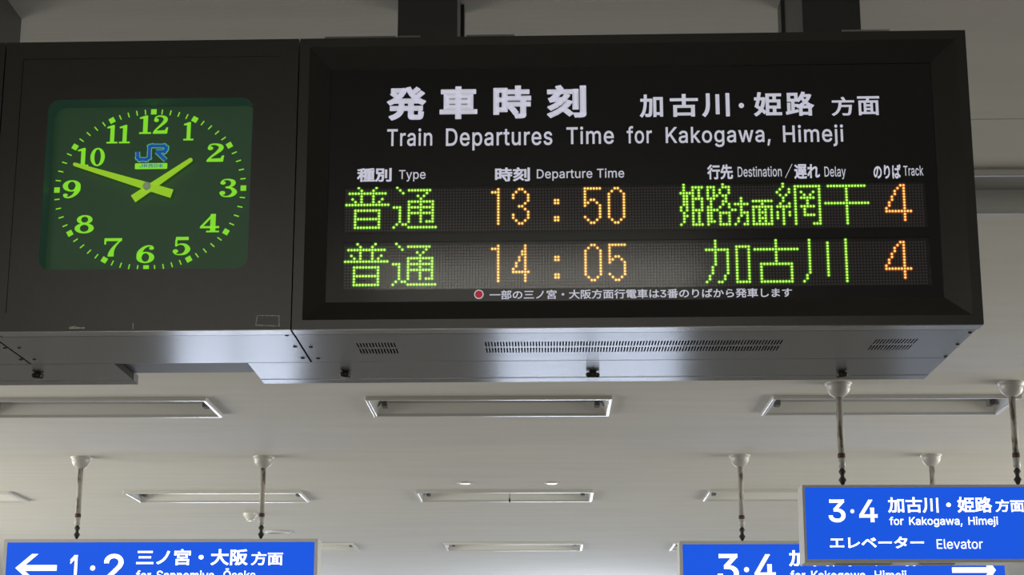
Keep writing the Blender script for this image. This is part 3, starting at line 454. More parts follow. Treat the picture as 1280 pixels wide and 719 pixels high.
for r, k in LAMPS+[('lit', 0), ('lit', 1)]:
    x0, x1, y0, y1 = lamp_xy(r, k) if r != 'lit' else ADDED_LAMPS[k]
    t = thing('ceiling_lamp', LAMP_LABEL[(r, k)], 'lamp', ((x0+x1)/2, (y0+y1)/2, CEIL), group='recessed ceiling lamps')
    lo, wd = CEIL-.019, .014
    f = B()
    for (a, b, c, d) in ((x0-.006, x1+.006, y0-.006, y0+wd), (x0-.006, x1+.006, y1-wd, y1+.006), (x0-.006, x0+wd, y0+wd, y1-wd), (x1-wd, x1+.006, y0+wd, y1-wd)):
        f.box(a, b, c, d, lo, CEIL+.01)
    f.build('trim_frame', M['trimmet'], t, fix=False, bevel=.004)
    if r == 'lit':
        B().box(x0+wd, x1-wd, y0+wd, y1-wd, CEIL-.004, CEIL).build('added_glow_panel', M['added_glow'], t); continue  # glowing panel added out of view, mirrored by board and clock
    q = (x0+wd, x1-wd, y0+wd, y1-wd); zt = CEIL+.045; ym = y1-.065
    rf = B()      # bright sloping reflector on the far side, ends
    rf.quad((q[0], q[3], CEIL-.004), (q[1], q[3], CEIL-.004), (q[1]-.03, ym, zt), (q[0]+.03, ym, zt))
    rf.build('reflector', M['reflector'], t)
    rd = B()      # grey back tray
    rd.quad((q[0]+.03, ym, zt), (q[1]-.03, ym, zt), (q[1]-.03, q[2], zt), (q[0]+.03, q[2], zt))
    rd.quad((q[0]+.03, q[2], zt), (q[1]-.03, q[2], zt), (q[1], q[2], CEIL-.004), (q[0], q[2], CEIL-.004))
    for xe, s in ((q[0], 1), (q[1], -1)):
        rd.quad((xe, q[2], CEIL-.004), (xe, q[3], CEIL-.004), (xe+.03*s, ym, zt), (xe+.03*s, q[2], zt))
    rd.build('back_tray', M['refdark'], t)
    for xe, s in ((q[0]+.035, 1), (q[1]-.035, -1)):
        B().box(min(xe, xe+.03*s), max(xe, xe+.03*s), ym-.10, ym-.03, zt-.035, zt).build('lamp_socket', M['socket'], t, bevel=.004)

# ------------------------------------------------------------------ small ceiling fittings
def ceiling_round(name, label, cat, px, py, prof, m, parts=()):
    c = ceil_at(px, py); t = thing(name, label, cat, (c.x, c.y, CEIL))
    B().lathe((c.x, c.y, CEIL), prof, seg=28).build('body', m, t)
    for nm, pr, mm in parts: B().lathe((c.x, c.y, CEIL), pr, seg=28).build(nm, mm, t)
    return t
for px, side in ((581, 'left'), (689.5, 'right')):
    ceiling_round('downlight', 'small round pinkish downlight, %s one of the two in the ceiling middle' % side, 'downlight', px, 603.5,
                  [(.053, 0), (.053, -.006), (.042, -.009), (.038, -.004)], M['ventrim'], [('lens', [(.0, -.012), (.030, -.010), (.040, -.006)], M['downlight'])])['group'] = 'small downlights'
ceiling_round('ceiling_vent', 'round grey ceiling vent just above the right end of the 1-2 sign', 'vent', 347.5, 664.5,
              [(.115, 0), (.115, -.010), (.095, -.014), (.085, -.004), (.085, 0)], M['ventrim'], [('grille', [(0, -.002), (.085, -.002)], M['vent'])])
ceiling_round('smoke_detector', 'small white smoke detector beside the right rod of the 1-2 sign', 'smoke detector', 313, 641.5,
              [(.055, 0), (.055, -.022), (.042, -.030), (.040, -.045), (.0, -.047)], M['plastic'], [('sensor_tip', [(.0, -.062), (.026, -.060), (.030, -.047)], M['trim'])])
c = ceil_at(637, 614)
t = thing('heat_sensor', 'thin dark probe hanging from the ceiling at the middle lamp', 'sensor', (c.x, c.y, CEIL))
B().lathe((c.x, c.y, CEIL), [(.0, 0), (.012, 0), (.012, -.006), (.0, -.006)], seg=12).build('base', M['plastic'], t)
B().lathe((c.x, c.y, CEIL), [(.0022, 0), (.0022, -.055)], seg=8).build('stem', M['screw'], t)
B().lathe((c.x, c.y, CEIL), [(.0, -.05), (.006, -.054), (.006, -.078), (.0, -.082)], seg=10).build('tip', M['slot'], t)

# ------------------------------------------------------------------ hanging blue signs
def hanger(parent, x, y, ztop, R=.059, scale=1.0):
    L = CEIL-ztop
    B().lathe((x, y, CEIL), [(R*1.12, 0), (R*1.12, -.008), (R, -.010), (R*.99, -.024), (R*.90, -.042), (R*.70, -.058), (R*.45, -.068), (.018, -.073)], seg=32).build('canopy', M['canopy'], parent)
    rod = B().lathe((x, y, CEIL), [(.0, -.06), (.0165, -.06), (.0165, -L+.16), (.0, -L+.16)], seg=16).build('hanging_rod', M['rod'], parent)
    B().lathe((x, y, CEIL), [(.0168, -L+.165), (.0185, -L+.16), (.0185, -L+.145), (.0168, -L+.14)], seg=16).build('rust_band', M['rust'], rod)
    B().lathe((x, y, CEIL), [(0, -L+.15), (.0172, -L+.15), (.0172, -L+.095), (.0, -L+.09)], seg=16).build('rod_sleeve', M['canopy'], rod)
    B().lathe((x, y, CEIL), [(0, -L+.095), (.010, -L+.09), (.018, -L+.075), (.010, -L+.058), (.010, -L+.05), (.020, -L+.035), (.012, -L+.02), (.007, -L+.012), (.007, -L-.004), (0, -L-.004)], seg=12).build('turnbuckle', M['chain'], parent)
def light_sign(label, Y, x0, x1, zb, zt, rods, texts, border=.012):
    T = .17
    t = thing('hanging_sign', label, 'sign', ((x0+x1)/2, Y+T/2, zb), group='hanging blue platform signs')
    bd = B(); bo = (x0, x1, zb, zt); bi = (x0+border, x1-border, zb+border*1.3, zt-border)
    bd.ring(bo, bi, Y); bd.ring(bi, bi, Y, Y+.006)
    bd.quad((x0, Y, zb), (x1, Y, zb), (x1, Y+T, zb), (x0, Y+T, zb)); bd.quad((x0, Y, zt), (x1, Y, zt), (x1, Y+T, zt), (x0, Y+T, zt))
    for x in (x0, x1): bd.quad((x, Y, zb), (x, Y+T, zb), (x, Y+T, zt), (x, Y, zt))
    bd.quad((x0, Y+T, zb), (x1, Y+T, zb), (x1, Y+T, zt), (x0, Y+T, zt))
    bd.build('sign_case', M['frame'], t)
    B().box(bi[0], bi[1], Y+.003, Y+.006, bi[2], bi[3]).build('light_panel', M['signblue'], t)
    if len(rods) and zb > 2.3:
        for xa, xb in ((x0+.15, x0+.42), (x0+.55, x0+.72)):
            B().box(xa, xb, Y+.05, Y+.12, zb-.004, zb).build('underside_plate', M['vent'], t)
    for x in rods: hanger(t, x, Y+T/2, zt)
    pl = lambda px, py: (wall_at(px, py, Y).x, wall_at(px, py, Y).z)
    for tx in texts:
        nm, s, box = tx[:3]; kw = tx[3] if len(tx) > 3 else {}
        if s == 'arrow':
            x_t, x_s, ya, yb, yb0, xb0, th = box      # tip x, tail x, shaft top, shaft bottom, barb top, barb x, thickness
            b = B(); ut, v0 = pl(x_t, (ya+yb)/2); us = pl(x_s, ya)[0]; h = abs(pl(x_s, ya)[1]-pl(x_s, yb)[1])/2
            sg = 1 if us > ut else -1; ub, vb = pl(xb0, yb0); dv = vb-v0; th = abs(pl(x_s, 700)[0]-pl(x_s+th, 700)[0]); du = abs(ub-ut)
            b.poly([[(ut+sg*h*1.2, v0-h), (us, v0-h), (us, v0+h), (ut+sg*h*1.2, v0+h)]], Y+.002, .001)
            for q in (1, -1): b.poly([[(ut, v0), (ut+sg*th*.9, v0), (ut+sg*(du+th*.9), v0+q*dv), (ut+sg*du, v0+q*dv)]], Y+.0018, .001)
            b.build(nm, M['signwhite'], t, fix=False)
        else: lettering(nm, s, box, pl, M['signwhite'], t, Y+.002, **kw)
    return t
Yn = ceil_at(1048, 479).y-.085
a = wall_at(1002.5, 606.5, Yn); b_ = wall_at(1005, 703.5, Yn)
rx1, rx2 = ceil_at(1047, 480).x, ceil_at(1275, 470).x
light_sign('nearest blue sign reading Elevator under platforms 3 and 4, at the right picture edge', Yn, a.x, rx2+.20, b_.z, a.z, (rx1, rx2), [
    ('platform_number', '3', (1035.7, 1056.7, 624.5, 653), dict(bold=.016)), ('dot', '・', (1063, 1068, 636.6, 641.8)),
    ('platform_number', '4', (1074, 1096.8, 624.8, 652.8), dict(bold=.016)),
    ('destination_lettering', '加古川・姫路', (1110, 1240, 621.5, 641), dict(bold=.022)), ('destination_lettering', '方面', (1244.5, 1280, 624.6, 640), dict(bold=.018)),
    ('english_lettering', 'for Kakogawa, Himeji', (1112, 1247.5, 646.5, 656), dict(bold=.011, space=.45, cap=True)),
    ('elevator_lettering', 'エレベーター', (1037.5, 1155, 671, 685.5), dict(bold=.022)),
    ('english_lettering', 'Elevator', (1171, 1228.5, 674.3, 686), dict(bold=.004, cap=True))])
Yf = ceil_at(328, 571).y-.085
def far_sign(label, xa, xb, ytop, rods, texts):
    p = wall_at(xa, ytop, Yf); q = wall_at(xb, ytop, Yf); tz = p.z
    return light_sign(label, Yf, p.x, q.x, tz-.45, tz, rods, texts, .020)
far_sign('farther blue 3-4 sign with right-pointing arrow, partly hidden behind the nearest sign', 849, 1258, 676.5,
    (ceil_at(925, 569).x, ceil_at(1163.5, 569).x), [
    ('platform_number', '3', (897, 923.5, 692.6, 728), dict(bold=.016)), ('dot', '・', (930, 936.5, 709, 715.5)), ('platform_number', '4', (943, 969.6, 693, 728), dict(bold=.016)),
    ('destination_lettering', '加古川・姫路', (986.3, 1146, 687.6, 708), dict(bold=.022)), ('destination_lettering', '方面', (1152, 1195, 689, 707), dict(bold=.018)),
    ('english_lettering', 'for Kakogawa, Himeji', (988, 1133, 713.9, 725), dict(bold=.011, space=.45, cap=True)),
    ('arrow', 'arrow', (1245, 1190, 709.3, 716.2, 697, 1233, 9))])
far_sign('blue 1-2 sign with left-pointing arrow at the lower left corner', 5.5, 397.5, 674.2,
    (ceil_at(99, 570).x, ceil_at(328.5, 570).x), [
    ('platform_number', '1', (87, 101, 694, 727), dict(bold=.016)), ('dot', '・', (112.5, 119, 707, 713.5)), ('platform_number', '2', (129.5, 154.5, 692.6, 728), dict(bold=.016)),
    ('destination_lettering', '三ノ宮・大阪', (170.5, 309.5, 686.6, 706.8), dict(bold=.022)), ('destination_lettering', '方面', (314, 353.5, 690, 706.6), dict(bold=.018)),
    ('english_lettering', 'for Sannomiya, Ōsaka', (170, 319, 713.8, 725), dict(bold=.011, space=.45, cap=True)),
    ('arrow', 'arrow', (19, 71, 706.5, 713.8, 692.6, 40, 9))])

# ------------------------------------------------------------------ cabinets of the board (local u, w, v)
uL, vb = bp(364.5, 410.5); uR, _ = bp(1230, 406); _, vtop = bp(790, 43)
vt = vtop; vbot = bp(800, 408.5)[1]
GAP = .0025
uc0 = bp(8.5, 57)[0]
DOOR = .05                                  # the front frame is a deep door, its edge shows as a bright lip
w_gap = bz(800, 415.5, vbot)[1]; w_mid = bz(800, 450, vbot)[1]; w_end = bz(800, 476, vbot)[1]; w_flat = bz(800, 471, vbot)[1]
w_fl2 = bz(235, 466, vbot+.015)[1]
DOOR = w_gap-.006
def wslot_rows():
    return [(bz(800, 426.3, vbot)[1], bz(800, 431.8, vbot)[1]), (bz(800, 433.8, vbot)[1], bz(800, 439.6, vbot)[1])]
def cabinet(t, u0, u1, slots=()):
    c = B(); e = .0005
    W0, W1 = w_gap, w_mid
    c.quad((u0, W0, vbot+e), (u0, W1, vbot+e), (u0, W1, vt-.004), (u0, W0, vt-.004))
    c.quad((u1, W0, vbot+e), (u1, W1, vbot+e), (u1, W1, vt-.004), (u1, W0, vt-.004))
    c.quad((u0, W0, vt-.004), (u1, W0, vt-.004), (u1, W1, vt-.004), (u0, W1, vt-.004))
    c.quad((u0, W1, vbot+.03), (u1, W1, vbot+.03), (u1, W1, vt-.004), (u0, W1, vt-.004))
    c.quad((u0+.01, W0, vbot+.03), (u1-.01, W0, vbot+.03), (u1-.01, W1, vbot+.03), (u0+.01, W1, vbot+.03))
    c.build('cabinet_body', M['black'], t)
    b = B(); hs = []
    for (pa, pb, n) in slots:
        ua, ub = bz(pa, 433, vbot)[0], bz(pb, 433, vbot)[0]; p = (ub-ua)/n
        for (wa, wb_) in wslot_rows():
            for k in range(n): hs.append((ua+p*k, ua+p*(k+.48), wa, wb_))
    holes_plane(b, u0+e, u1-e, W0, W1, vbot, hs)
    b.build('underside_plate', M['steel'], t)
    if slots:
        for (pa, pb, n) in slots:
            ua, ub = bz(pa, 433, vbot)[0], bz(pb, 433, vbot)[0]
            q = B().box(ua-.01, ub+.01, wslot_rows()[0][0]-.004, wslot_rows()[1][1]+.004, vbot+.006, vbot+.012)
            q.build('vent_backing', M['slot'], t)
def door_shell(b, r, depth, inner):
    b.ring(r, r, 0, depth)                                   # outer sides
    b.ring(r, (r[0]+.01, r[1]-.01, r[2]+.01, r[3]-.01), depth)  # back return
def add_lip(t, u0, u1):
    B().box(u0+.001, u1-.001, .003, DOOR-.002, vbot-.0012, vbot).build('bottom_lip', M['lip'], t)
def screw_at(t, px, py):
    u, w_ = bz(px, py, vbot); B().lathe((u, w_, vbot), [(0, -.002), (.0035, -.0018), (.005, 0)], seg=10).build('screw', M['screw'], t)

# departure board
D = thing('departure_board', 'large dark train departure board with green and amber dot readouts', 'departure board', ((uL+uR)/2, .1, vbot), BF)
R0 = (uL, uR, vbot, vt)
px2m = (uR-uL)/866
r1 = (uL+.021, uR-.021, vbot+.019, vt-.019)
r2u0 = bp(406.5, 376, .025)[0]; r2u1 = bp(1180.5, 370, .025)[0]; r2v0 = bp(800, 375, .025)[1]; r2v1 = bp(800, 83, .025)[1]
r2 = (r2u0, r2u1, r2v0, r2v1)
f = B(); f.ring(R0, r1, 0); f.ring(r1, r2, 0, .025); f.ring(r2, r2, .025, .030); door_shell(f, R0, DOOR, r2)
f.build('frame', M['black'], D, fix=True)
cabinet(D, uL+.0005, uR-.003, [(447, 497, 13), (607, 976, 100), (1088, 1141, 14)])
add_lip(D, uL, uR)
PW = .028                                       # the printed acrylic panel
# two windows in the panel with the LED matrices behind
l0, l1 = bp(430, 260, PW)[0], bp(1158.5, 255, PW)[0]
va1, va0 = bp(795, 231.2-1.0, PW)[1], bp(795, 287.8, PW)[1]
vb1, vb0 = bp(795, 300.5, PW)[1], bp(795, 359.5, PW)[1]
pb = B()
pb.poly([[(r2[0], r2[2]), (r2[1], r2[2]), (r2[1], r2[3]), (r2[0], r2[3])], [(l0, vb0), (l0, va1), (l1, va1), (l1, vb0)]], PW, 0)
for q in ((l0, l1, vb0, va1),): pb.ring(q, q, PW, PW+.004)
pb.build('printed_panel', M['panel'], D)
lw = PW+.004
base = B().box(l0-.003, l1+.003, lw+.0005, lw+.006, vb0-.003, va1+.003).build('matrix_backing', M['led_base'], D)
B().box(l0, l1, lw-.0042, lw+.0004, vb1+.001, va0-.001).build('divider_bar', M['panel'], D)
LW = lw
for c_, d_ in ((va0, va1), (vb0, vb1)): B().box(l0, l1, PW+.0006, PW+.0010, c_, d_).build('display_window', M['window'], D)
def lplane(px, py): return bp(px, py, LW)
# LED pitch and origin measured from the readouts
P_ = (lplane(1130.2, 252)[0]-lplane(433.3, 256)[0])/186.0
def rowinfo(px, py0, py14):          # v of the first row and the pitch
    a_, b2 = lplane(px, py0)[1], lplane(px, py14)[1]; return a_, (a_-b2)/14
V0a, pva = rowinfo(450, 235.3, 285.0); V0b, pvb = rowinfo(935.6, 301.1, 352.4)
U00 = lplane(433.3, 257)[0]
GLY = {
'普': "....#.....#....|.....#...#.....|.#############.|.....#...#.....|..#..#...#..#..|...#.#...#.#...|###############||...#########...|...#.......#...|...#.......#...|...#########...|...#.......#...|...#.......#...|...#########...",
'通': ".#.............|..#..########..|...#.......#...|........#.#....|.........#.....|.....#########.|.....#...#...#.|###..#########.|..#..#...#...#.|..#..#########.|..#..#...#...#.|..#..#...#...#.|..#..#...#.###.|.#.##..........|#....##########",
'加': "...#...........|...#...........|...#......#####|########..#...#|...#...#..#...#|...#...#..#...#|...#...#..#...#|...#...#..#...#|...#...#..#...#|..#....#..#...#|..#....#..#...#|..#....#..#...#|.#....#...#...#|.#....#...#...#|#...##....#####",
'古': ".......#.......|.......#.......|.......#.......|###############|.......#.......|.......#.......|.......#.......|.......#.......|..###########..|..#.........#..|..#.........#..|..#.........#..|..#.........#..|..#.........#..|..###########..",
'川': "..#...........#|..#.....#.....#|..#.....#.....#|..#.....#.....#|..#.....#.....#|..#.....#.....#|..#.....#.....#|..#.....#.....#|..#.....#.....#|..#.....#.....#|..#.....#.....#|..#.....#.....#|.#......#.....#|.#............#|#.............#",
'姫': ".#......|.#..####|.#..#.#.|#####.#.|.##.#.#.|.##.####|.##.#..#|.##.#..#|#.#.#..#|#.#.####|.#..#.#.|.##.#.#.|.#..#.#.|.#..#.#.|#...####",
'路': ".....#..|###..###|#.#.#..#|#.#.#..#|#.##.##.|###...#.|.#...##.|.#...#.#|##..#..#|####....|##..####|##..#..#|##..#..#|###.#..#|#...####",
'方': "|||||...#..|...#..|.#####|...#..|##.#..|...###|...#.#|..#..#|..#..#|.#..##",
'面': "||||||#######|...#...|#######|#.#.#.#|#.###.#|#.#.#.#|#.###.#|#.#.#.#|#######",
'網': "..#............|..#...#########|.#..#.#.......#|#...#.#.#...#.#|.#.#..#..#.#..#|..#...#.#####.#|..#...#...#...#|.#..#.#...#...#|#####.#.#####.#|..#...#..#....#|#.#.#.#..#....#|#.#.#.#..####.#|#.#...#.......#|..#...#.......#|..#...#.....###",
'干': "|.#############.|.......#.......|.......#.......|.......#.......|.......#.......|.......#.......|###############|.......#.......|.......#.......|.......#.......|.......#.......|.......#.......|.......#.......|.......#.......",
'1': "|..#|###|..#|..#|..#|..#|..#|..#|..#|..#|..#|..#|..#",
'3': "|..##..|.#..#.|#....#|#....#|.....#|....#.|..##..|....#.|.....#|#....#|#....#|.#..#.|..##..",
'5': "|######|#.....|#.....|#.....|#.##..|##..#.|#....#|.....#|.....#|.....#|#....#|.#..#.|..##..",
'0': "|..##..|.#..#.|#....#|#....#|#....#|#....#|#....#|#....#|#....#|#....#|#....#|.#..#.|..##..",
'4': "|....#.|....#.|...##.|...##.|..#.#.|..#.#.|.#..#.|.#..#.|#...#.|######|....#.|....#.|....#.",
'T': "|.....##..|....#.#..|...#..#..|...#..#..|..#...#..|..#...#..|.#....#..|.#....#..|#.....#..|#########|......#..|......#..|......#..",
':': "|||||##|##|||||##|##"}
def readout(name, V0, pv, items, core, halo):
    b, h = B(), B(); lit = set()
    for ch, px, py in items:
        c0 = round((lplane(px, py)[0]-U00)/P_)
        for r, line in enumerate(GLY[ch].split('|')):
            for c_, x in enumerate(line):
                if x == '#': lit.add((c0+c_, r))
    for c_, r in lit:
        u, v = U00+c_*P_, V0-r*pv
        b.disc((u, LW-.0012, v), P_*.37, 8); h.disc((u, LW-.0006, v), P_*.72, 8)  # wider dim disc paints the bloom around each lit dot
    o = b.build(name, M[core], D, fix=False); stuff(o)
    g = h.build('led_bloom_disc', M[halo], o, fix=False); stuff(g)
    return lit
YA, YB = 258, 330
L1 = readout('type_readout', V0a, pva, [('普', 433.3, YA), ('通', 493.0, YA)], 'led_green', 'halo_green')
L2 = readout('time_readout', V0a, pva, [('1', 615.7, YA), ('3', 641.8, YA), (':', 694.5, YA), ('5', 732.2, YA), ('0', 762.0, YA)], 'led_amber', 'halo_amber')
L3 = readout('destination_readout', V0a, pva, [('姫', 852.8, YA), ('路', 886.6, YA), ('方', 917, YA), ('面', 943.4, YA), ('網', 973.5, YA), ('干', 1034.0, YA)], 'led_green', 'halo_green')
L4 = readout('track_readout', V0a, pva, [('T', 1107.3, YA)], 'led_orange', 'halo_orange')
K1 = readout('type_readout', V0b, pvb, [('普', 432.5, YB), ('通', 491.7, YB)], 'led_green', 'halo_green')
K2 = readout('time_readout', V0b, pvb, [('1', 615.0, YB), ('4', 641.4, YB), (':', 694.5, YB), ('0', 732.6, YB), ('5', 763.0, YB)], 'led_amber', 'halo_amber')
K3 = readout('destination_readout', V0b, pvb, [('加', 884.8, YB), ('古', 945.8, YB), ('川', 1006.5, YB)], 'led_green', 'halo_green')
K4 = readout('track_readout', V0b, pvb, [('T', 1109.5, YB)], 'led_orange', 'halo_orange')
for (V0, pv, lit, va, vz) in ((V0a, pva, L1 | L2 | L3 | L4, va1, va0), (V0b, pvb, K1 | K2 | K3 | K4, vb1, vb0)):
    b = B()
    for c_ in range(-1, 196):
        u = U00+c_*P_
        if u-P_*.5 < l0 or u+P_*.5 > l1: continue
        for r in range(-1, 17):
            v = V0-r*pv
            if v+pv*.45 > va or v-pv*.45 < vz or (c_, r) in lit: continue
            b.disc((u, LW-.0003, v), P_*.38, 6)
    stuff(b.build('unlit_led_grid', M['led_off'], D, fix=False))
pp = lambda px, py: bp(px, py, PW)
def board_text(name, s, box, **kw): return lettering(name, s, box, pp, M['white'], D, PW-.0012, **kw)
for ch, x0, x1, y0, y1 in (('発', 484, 532.3, 108.8, 150.6), ('車', 549.5, 596.8, 108.2, 149.2), ('時', 616.6, 664, 107.2, 148.4), ('刻', 683.8, 732.8, 106.6, 147.4)):
    board_text('title_character', ch, (x0, x1, y0, y1), bold=.038)
for ch, x0, x1, y0, y1 in (('加', 799.6, 828.7, 118.3, 147), ('古', 837.3, 872.5, 117.7, 146.2), ('川', 877.5, 912, 116.7, 146.2), ('・', 923.4, 929.8, 129, 135.3),
                           ('姫', 942.2, 977.2, 115.4, 145.5), ('路', 981.8, 1017.3, 114.8, 145), ('方', 1039.2, 1067.8, 121.3, 145), ('面', 1071.6, 1099.3, 120.5, 144.3)):
    board_text('destination_character', ch, (x0, x1, y0, y1), bold=.026 if ch not in '方面' else .02)
for s, x0, x1, y0, y1 in (('Train', 484, 540.4, 161.8, 182.2), ('Departures', 557.4, 690.4, 160.5, 181.6), ('Time', 708, 767.2, 159.4, 179.8), ('for', 783.4, 814.8, 159, 179),
                          ('Kakogawa,', 832, 963, 158.8, 178), ('Himeji', 978.6, 1054, 157.2, 177.3)):
    board_text('english_title', s, (x0, x1, y0, y1), bold=.014, track=.045, cap=True)
for s, x0, x1, y0, y1, k in (('種別', 446.4, 489.6, 210.4, 227.6, 1), ('Type', 498.8, 532, 212.8, 223.8, 0), ('時刻', 618.8, 662.4, 209.6, 227, 1), ('Departure Time', 671, 780.2, 211.6, 222.6, 0),
                          ('行先', 884, 916, 205.9, 224.5, 1), ('Destination', 922, 977, 208.7, 220.9, 0), ('／', 981, 990.6, 205, 223, -1), ('遅れ', 992.6, 1024.6, 205.4, 223.8, 1), ('Delay', 1030.4, 1057, 208.6, 220.8, 0),
                          ('のりば', 1091.8, 1125.9, 205.9, 223.7, 1), ('Track', 1129.2, 1153.9, 207.6, 219.6, 0)):
    board_text('column_heading', s, (x0, x1, y0, y1), bold=(.03 if k == 1 else .010), cap=(k == 0), track=.02 if k == 0 else 0)
board_text('notice_lettering', '一部の三ノ宮・大阪方面行電車は3番のりばから発車します', (612, 990, 361.6, 373.2), bold=.016)
u, v = pp(598.6, 368.2)
B().disc((u, PW-.0010, v), .0098, 24).build('notice_dot_rim', M['white'], D, fix=False)
lab(B().disc((u, PW-.0016, v), .0078, 24).build('notice_dot', M['dotred'], D, fix=False), 'red dot')
for p_ in ((388.5, 433.8), (397.7, 448), (1212.5, 415.8), (1197, 430.4), (1182, 445.6)): screw_at(D, *p_)
# thin bright bracket ends on top
for pa, pb_ in ((406, 495), (498, 526), (583, 643), (1052, 1112)):
    ua, ub = bp(pa, 42, .006)[0], bp(pb_, 42, .006)[0]
    B().box(ua, ub, .004, .03, vt, vt+.0055).build('top_bracket', M['lip'], D)
u, v = bp(423, 385, 0)
# clock cabinet
uC1 = uL-GAP
CK = thing('station_clock', 'square green-faced station clock in a dark cabinet left of the departure board', 'clock', ((uc0+uC1)/2, .1, vbot), BF)
RC = (uc0, uC1, vbot, vt)
ri = (bp(32, 200)[0] if False else uc0+.037, uC1-.037, bp(180, 389.5)[1], bp(180, 72)[1])
f = B(); f.ring(RC, ri, 0); f.ring(ri, ri, 0, .003); door_shell(f, RC, DOOR, ri); f.build('frame', M['black'], CK)
cl0, cl1 = bp(53.8, 230)[0], bp(312.5, 230)[0]; cv1, cv0 = bp(186, 122.8)[1], bp(180, 336)[1]
def rrect(a, b, c, d, r, n=8):
    o = []
    for cx, cyy, s in ((b-r, d-r, 0), (a+r, d-r, 1), (a+r, c+r, 2), (b-r, c+r, 3)):
        for k in range(n+1):
            an = math.pi/2*(s+k/n); o.append((cx+r*math.cos(an), cyy+r*math.sin(an)))
    return o
rr = rrect(cl0, cl1, cv0, cv1, .024)
pn = B(); pn.poly([[(ri[0], ri[2]), (ri[1], ri[2]), (ri[1], ri[3]), (ri[0], ri[3])], rr[::-1]], .003, 0)
pn.build('front_panel', M['black'], CK, fix=False)
DW = .055
wl = B(); n = len(rr)
for i in range(n): wl.quad((rr[i][0], .003, rr[i][1]), (rr[(i+1) % n][0], .003, rr[(i+1) % n][1]), (rr[(i+1) % n][0], DW, rr[(i+1) % n][1]), (rr[i][0], DW, rr[i][1]))
wl.build('dial_well', M['dialwall'], CK)
B().box(cl0-.02, cl1+.02, DW, DW+.004, cv0-.02, cv1+.02).build('dial', M['dial'], CK)
gl = B(); gl.poly([rr], .006, 0); gl.build('glass_cover', M['glass'], CK, fix=False)
dp = lambda px, py: bp(px, py, DW)
# numerals
def crm(P, k=6):
    out = []
    for i in range(len(P)-1):
        p0, p1, p2, p3 = P[max(i-1, 0)], P[i], P[i+1], P[min(i+2, len(P)-1)]
        for j in range(k):
            t_ = j/k
            out.append(tuple(.5*((2*p1[q])+(-p0[q]+p2[q])*t_+(2*p0[q]-5*p1[q]+4*p2[q]-p3[q])*t_**2+(-p0[q]+3*p1[q]-3*p2[q]+p3[q])*t_**3) for q in range(3)))
    return out+[P[-1]]
def rib(P, sm=True):
    P = crm(P) if sm else P; L_, R_ = [], []
    for i in range(len(P)):
        a, b = P[max(i-1, 0)], P[min(i+1, len(P)-1)]; d = Vector((b[0]-a[0], b[1]-a[1])).normalized()
        nx, ny = -d.y*P[i][2]/2, d.x*P[i][2]/2
        L_.append((P[i][0]+nx, P[i][1]+ny)); R_.append((P[i][0]-nx, P[i][1]-ny))
    return [[L_[i], L_[i+1], R_[i+1], R_[i]] for i in range(len(P)-1)]
def ell(cx, cy_, rx, ry, n=24): return [(cx+rx*math.cos(2*math.pi*k/n), cy_+ry*math.sin(2*math.pi*k/n)) for k in range(n)]
def ringp(cx, cy_, rx, ry, ix, iy):
    a, b = ell(cx, cy_, rx, ry), ell(cx, cy_, ix, iy); return [[a[k-1], a[k], b[k], b[k-1]] for k in range(24)]
def rc(a, b, c, d): return [[(a, c), (b, c), (b, d), (a, d)]]
six = ringp(.37, .31, .31, .31, .13, .23)+rib([(.15, .36, .18), (.17, .58, .18), (.27, .80, .13), (.42, .93, .09), (.55, .93, .07), (.62, .86, .06)])+[ell(.57, .81, .085, .085)]
NUM = {
'0': ringp(.35, .5, .34, .5, .15, .42),
'1': rc(.20, .40, .06, .92)+rc(.04, .56, 0, .09)+[[(.40, .9), (.40, 1), (.30, 1), (.04, .90), (.04, .82), (.22, .83)]],
'2': [ell(.17, .74, .105, .105)]+rib([(.10, .76, .06), (.17, .92, .07), (.37, .955, .09), (.55, .86, .17), (.56, .70, .18), (.42, .50, .13), (.22, .28, .09), (.09, .10, .08)])+[[(.04, 0), (.66, 0), (.70, .34), (.62, .34), (.56, .19), (.10, .17), (.04, .08)]],
'3': [ell(.16, .78, .10, .10), ell(.15, .23, .11, .11)]+rib([(.09, .80, .05), (.18, .93, .06), (.36, .96, .08), (.52, .87, .16), (.54, .72, .17), (.44, .58, .10), (.26, .53, .07)])+rib([(.26, .53, .07), (.48, .48, .12), (.60, .28, .19), (.50, .10, .15), (.33, .035, .07), (.16, .07, .06), (.07, .20, .05)]),
'4': rc(.40, .60, .06, 1)+rib([(.50, .97, .09), (.08, .32, .09)], False)+rc(.02, .74, .22, .34)+rc(.26, .74, 0, .09),
'5': rc(.14, .62, .82, 1)+rc(.12, .20, .48, .86)+rib([(.14, .50, .05), (.30, .60, .07), (.50, .55, .14), (.60, .33, .20), (.50, .11, .15), (.32, .035, .07), (.15, .07, .06), (.06, .20, .05)])+[ell(.14, .22, .105, .105)],
'6': six, '9': [[(.72-x, 1-y) for x, y in p] for p in six],
'7': [[(.04, .84), (.68, .84), (.68, 1), (.04, 1)]]+rc(.04, .11, .66, .90)+rib([(.62, .88, .07), (.46, .62, .09), (.35, .38, .15), (.30, .14, .21), (.30, .0, .22)]),
'8': ringp(.36, .75, .27, .25, .12, .16)+ringp(.36, .28, .33, .28, .15, .19)}
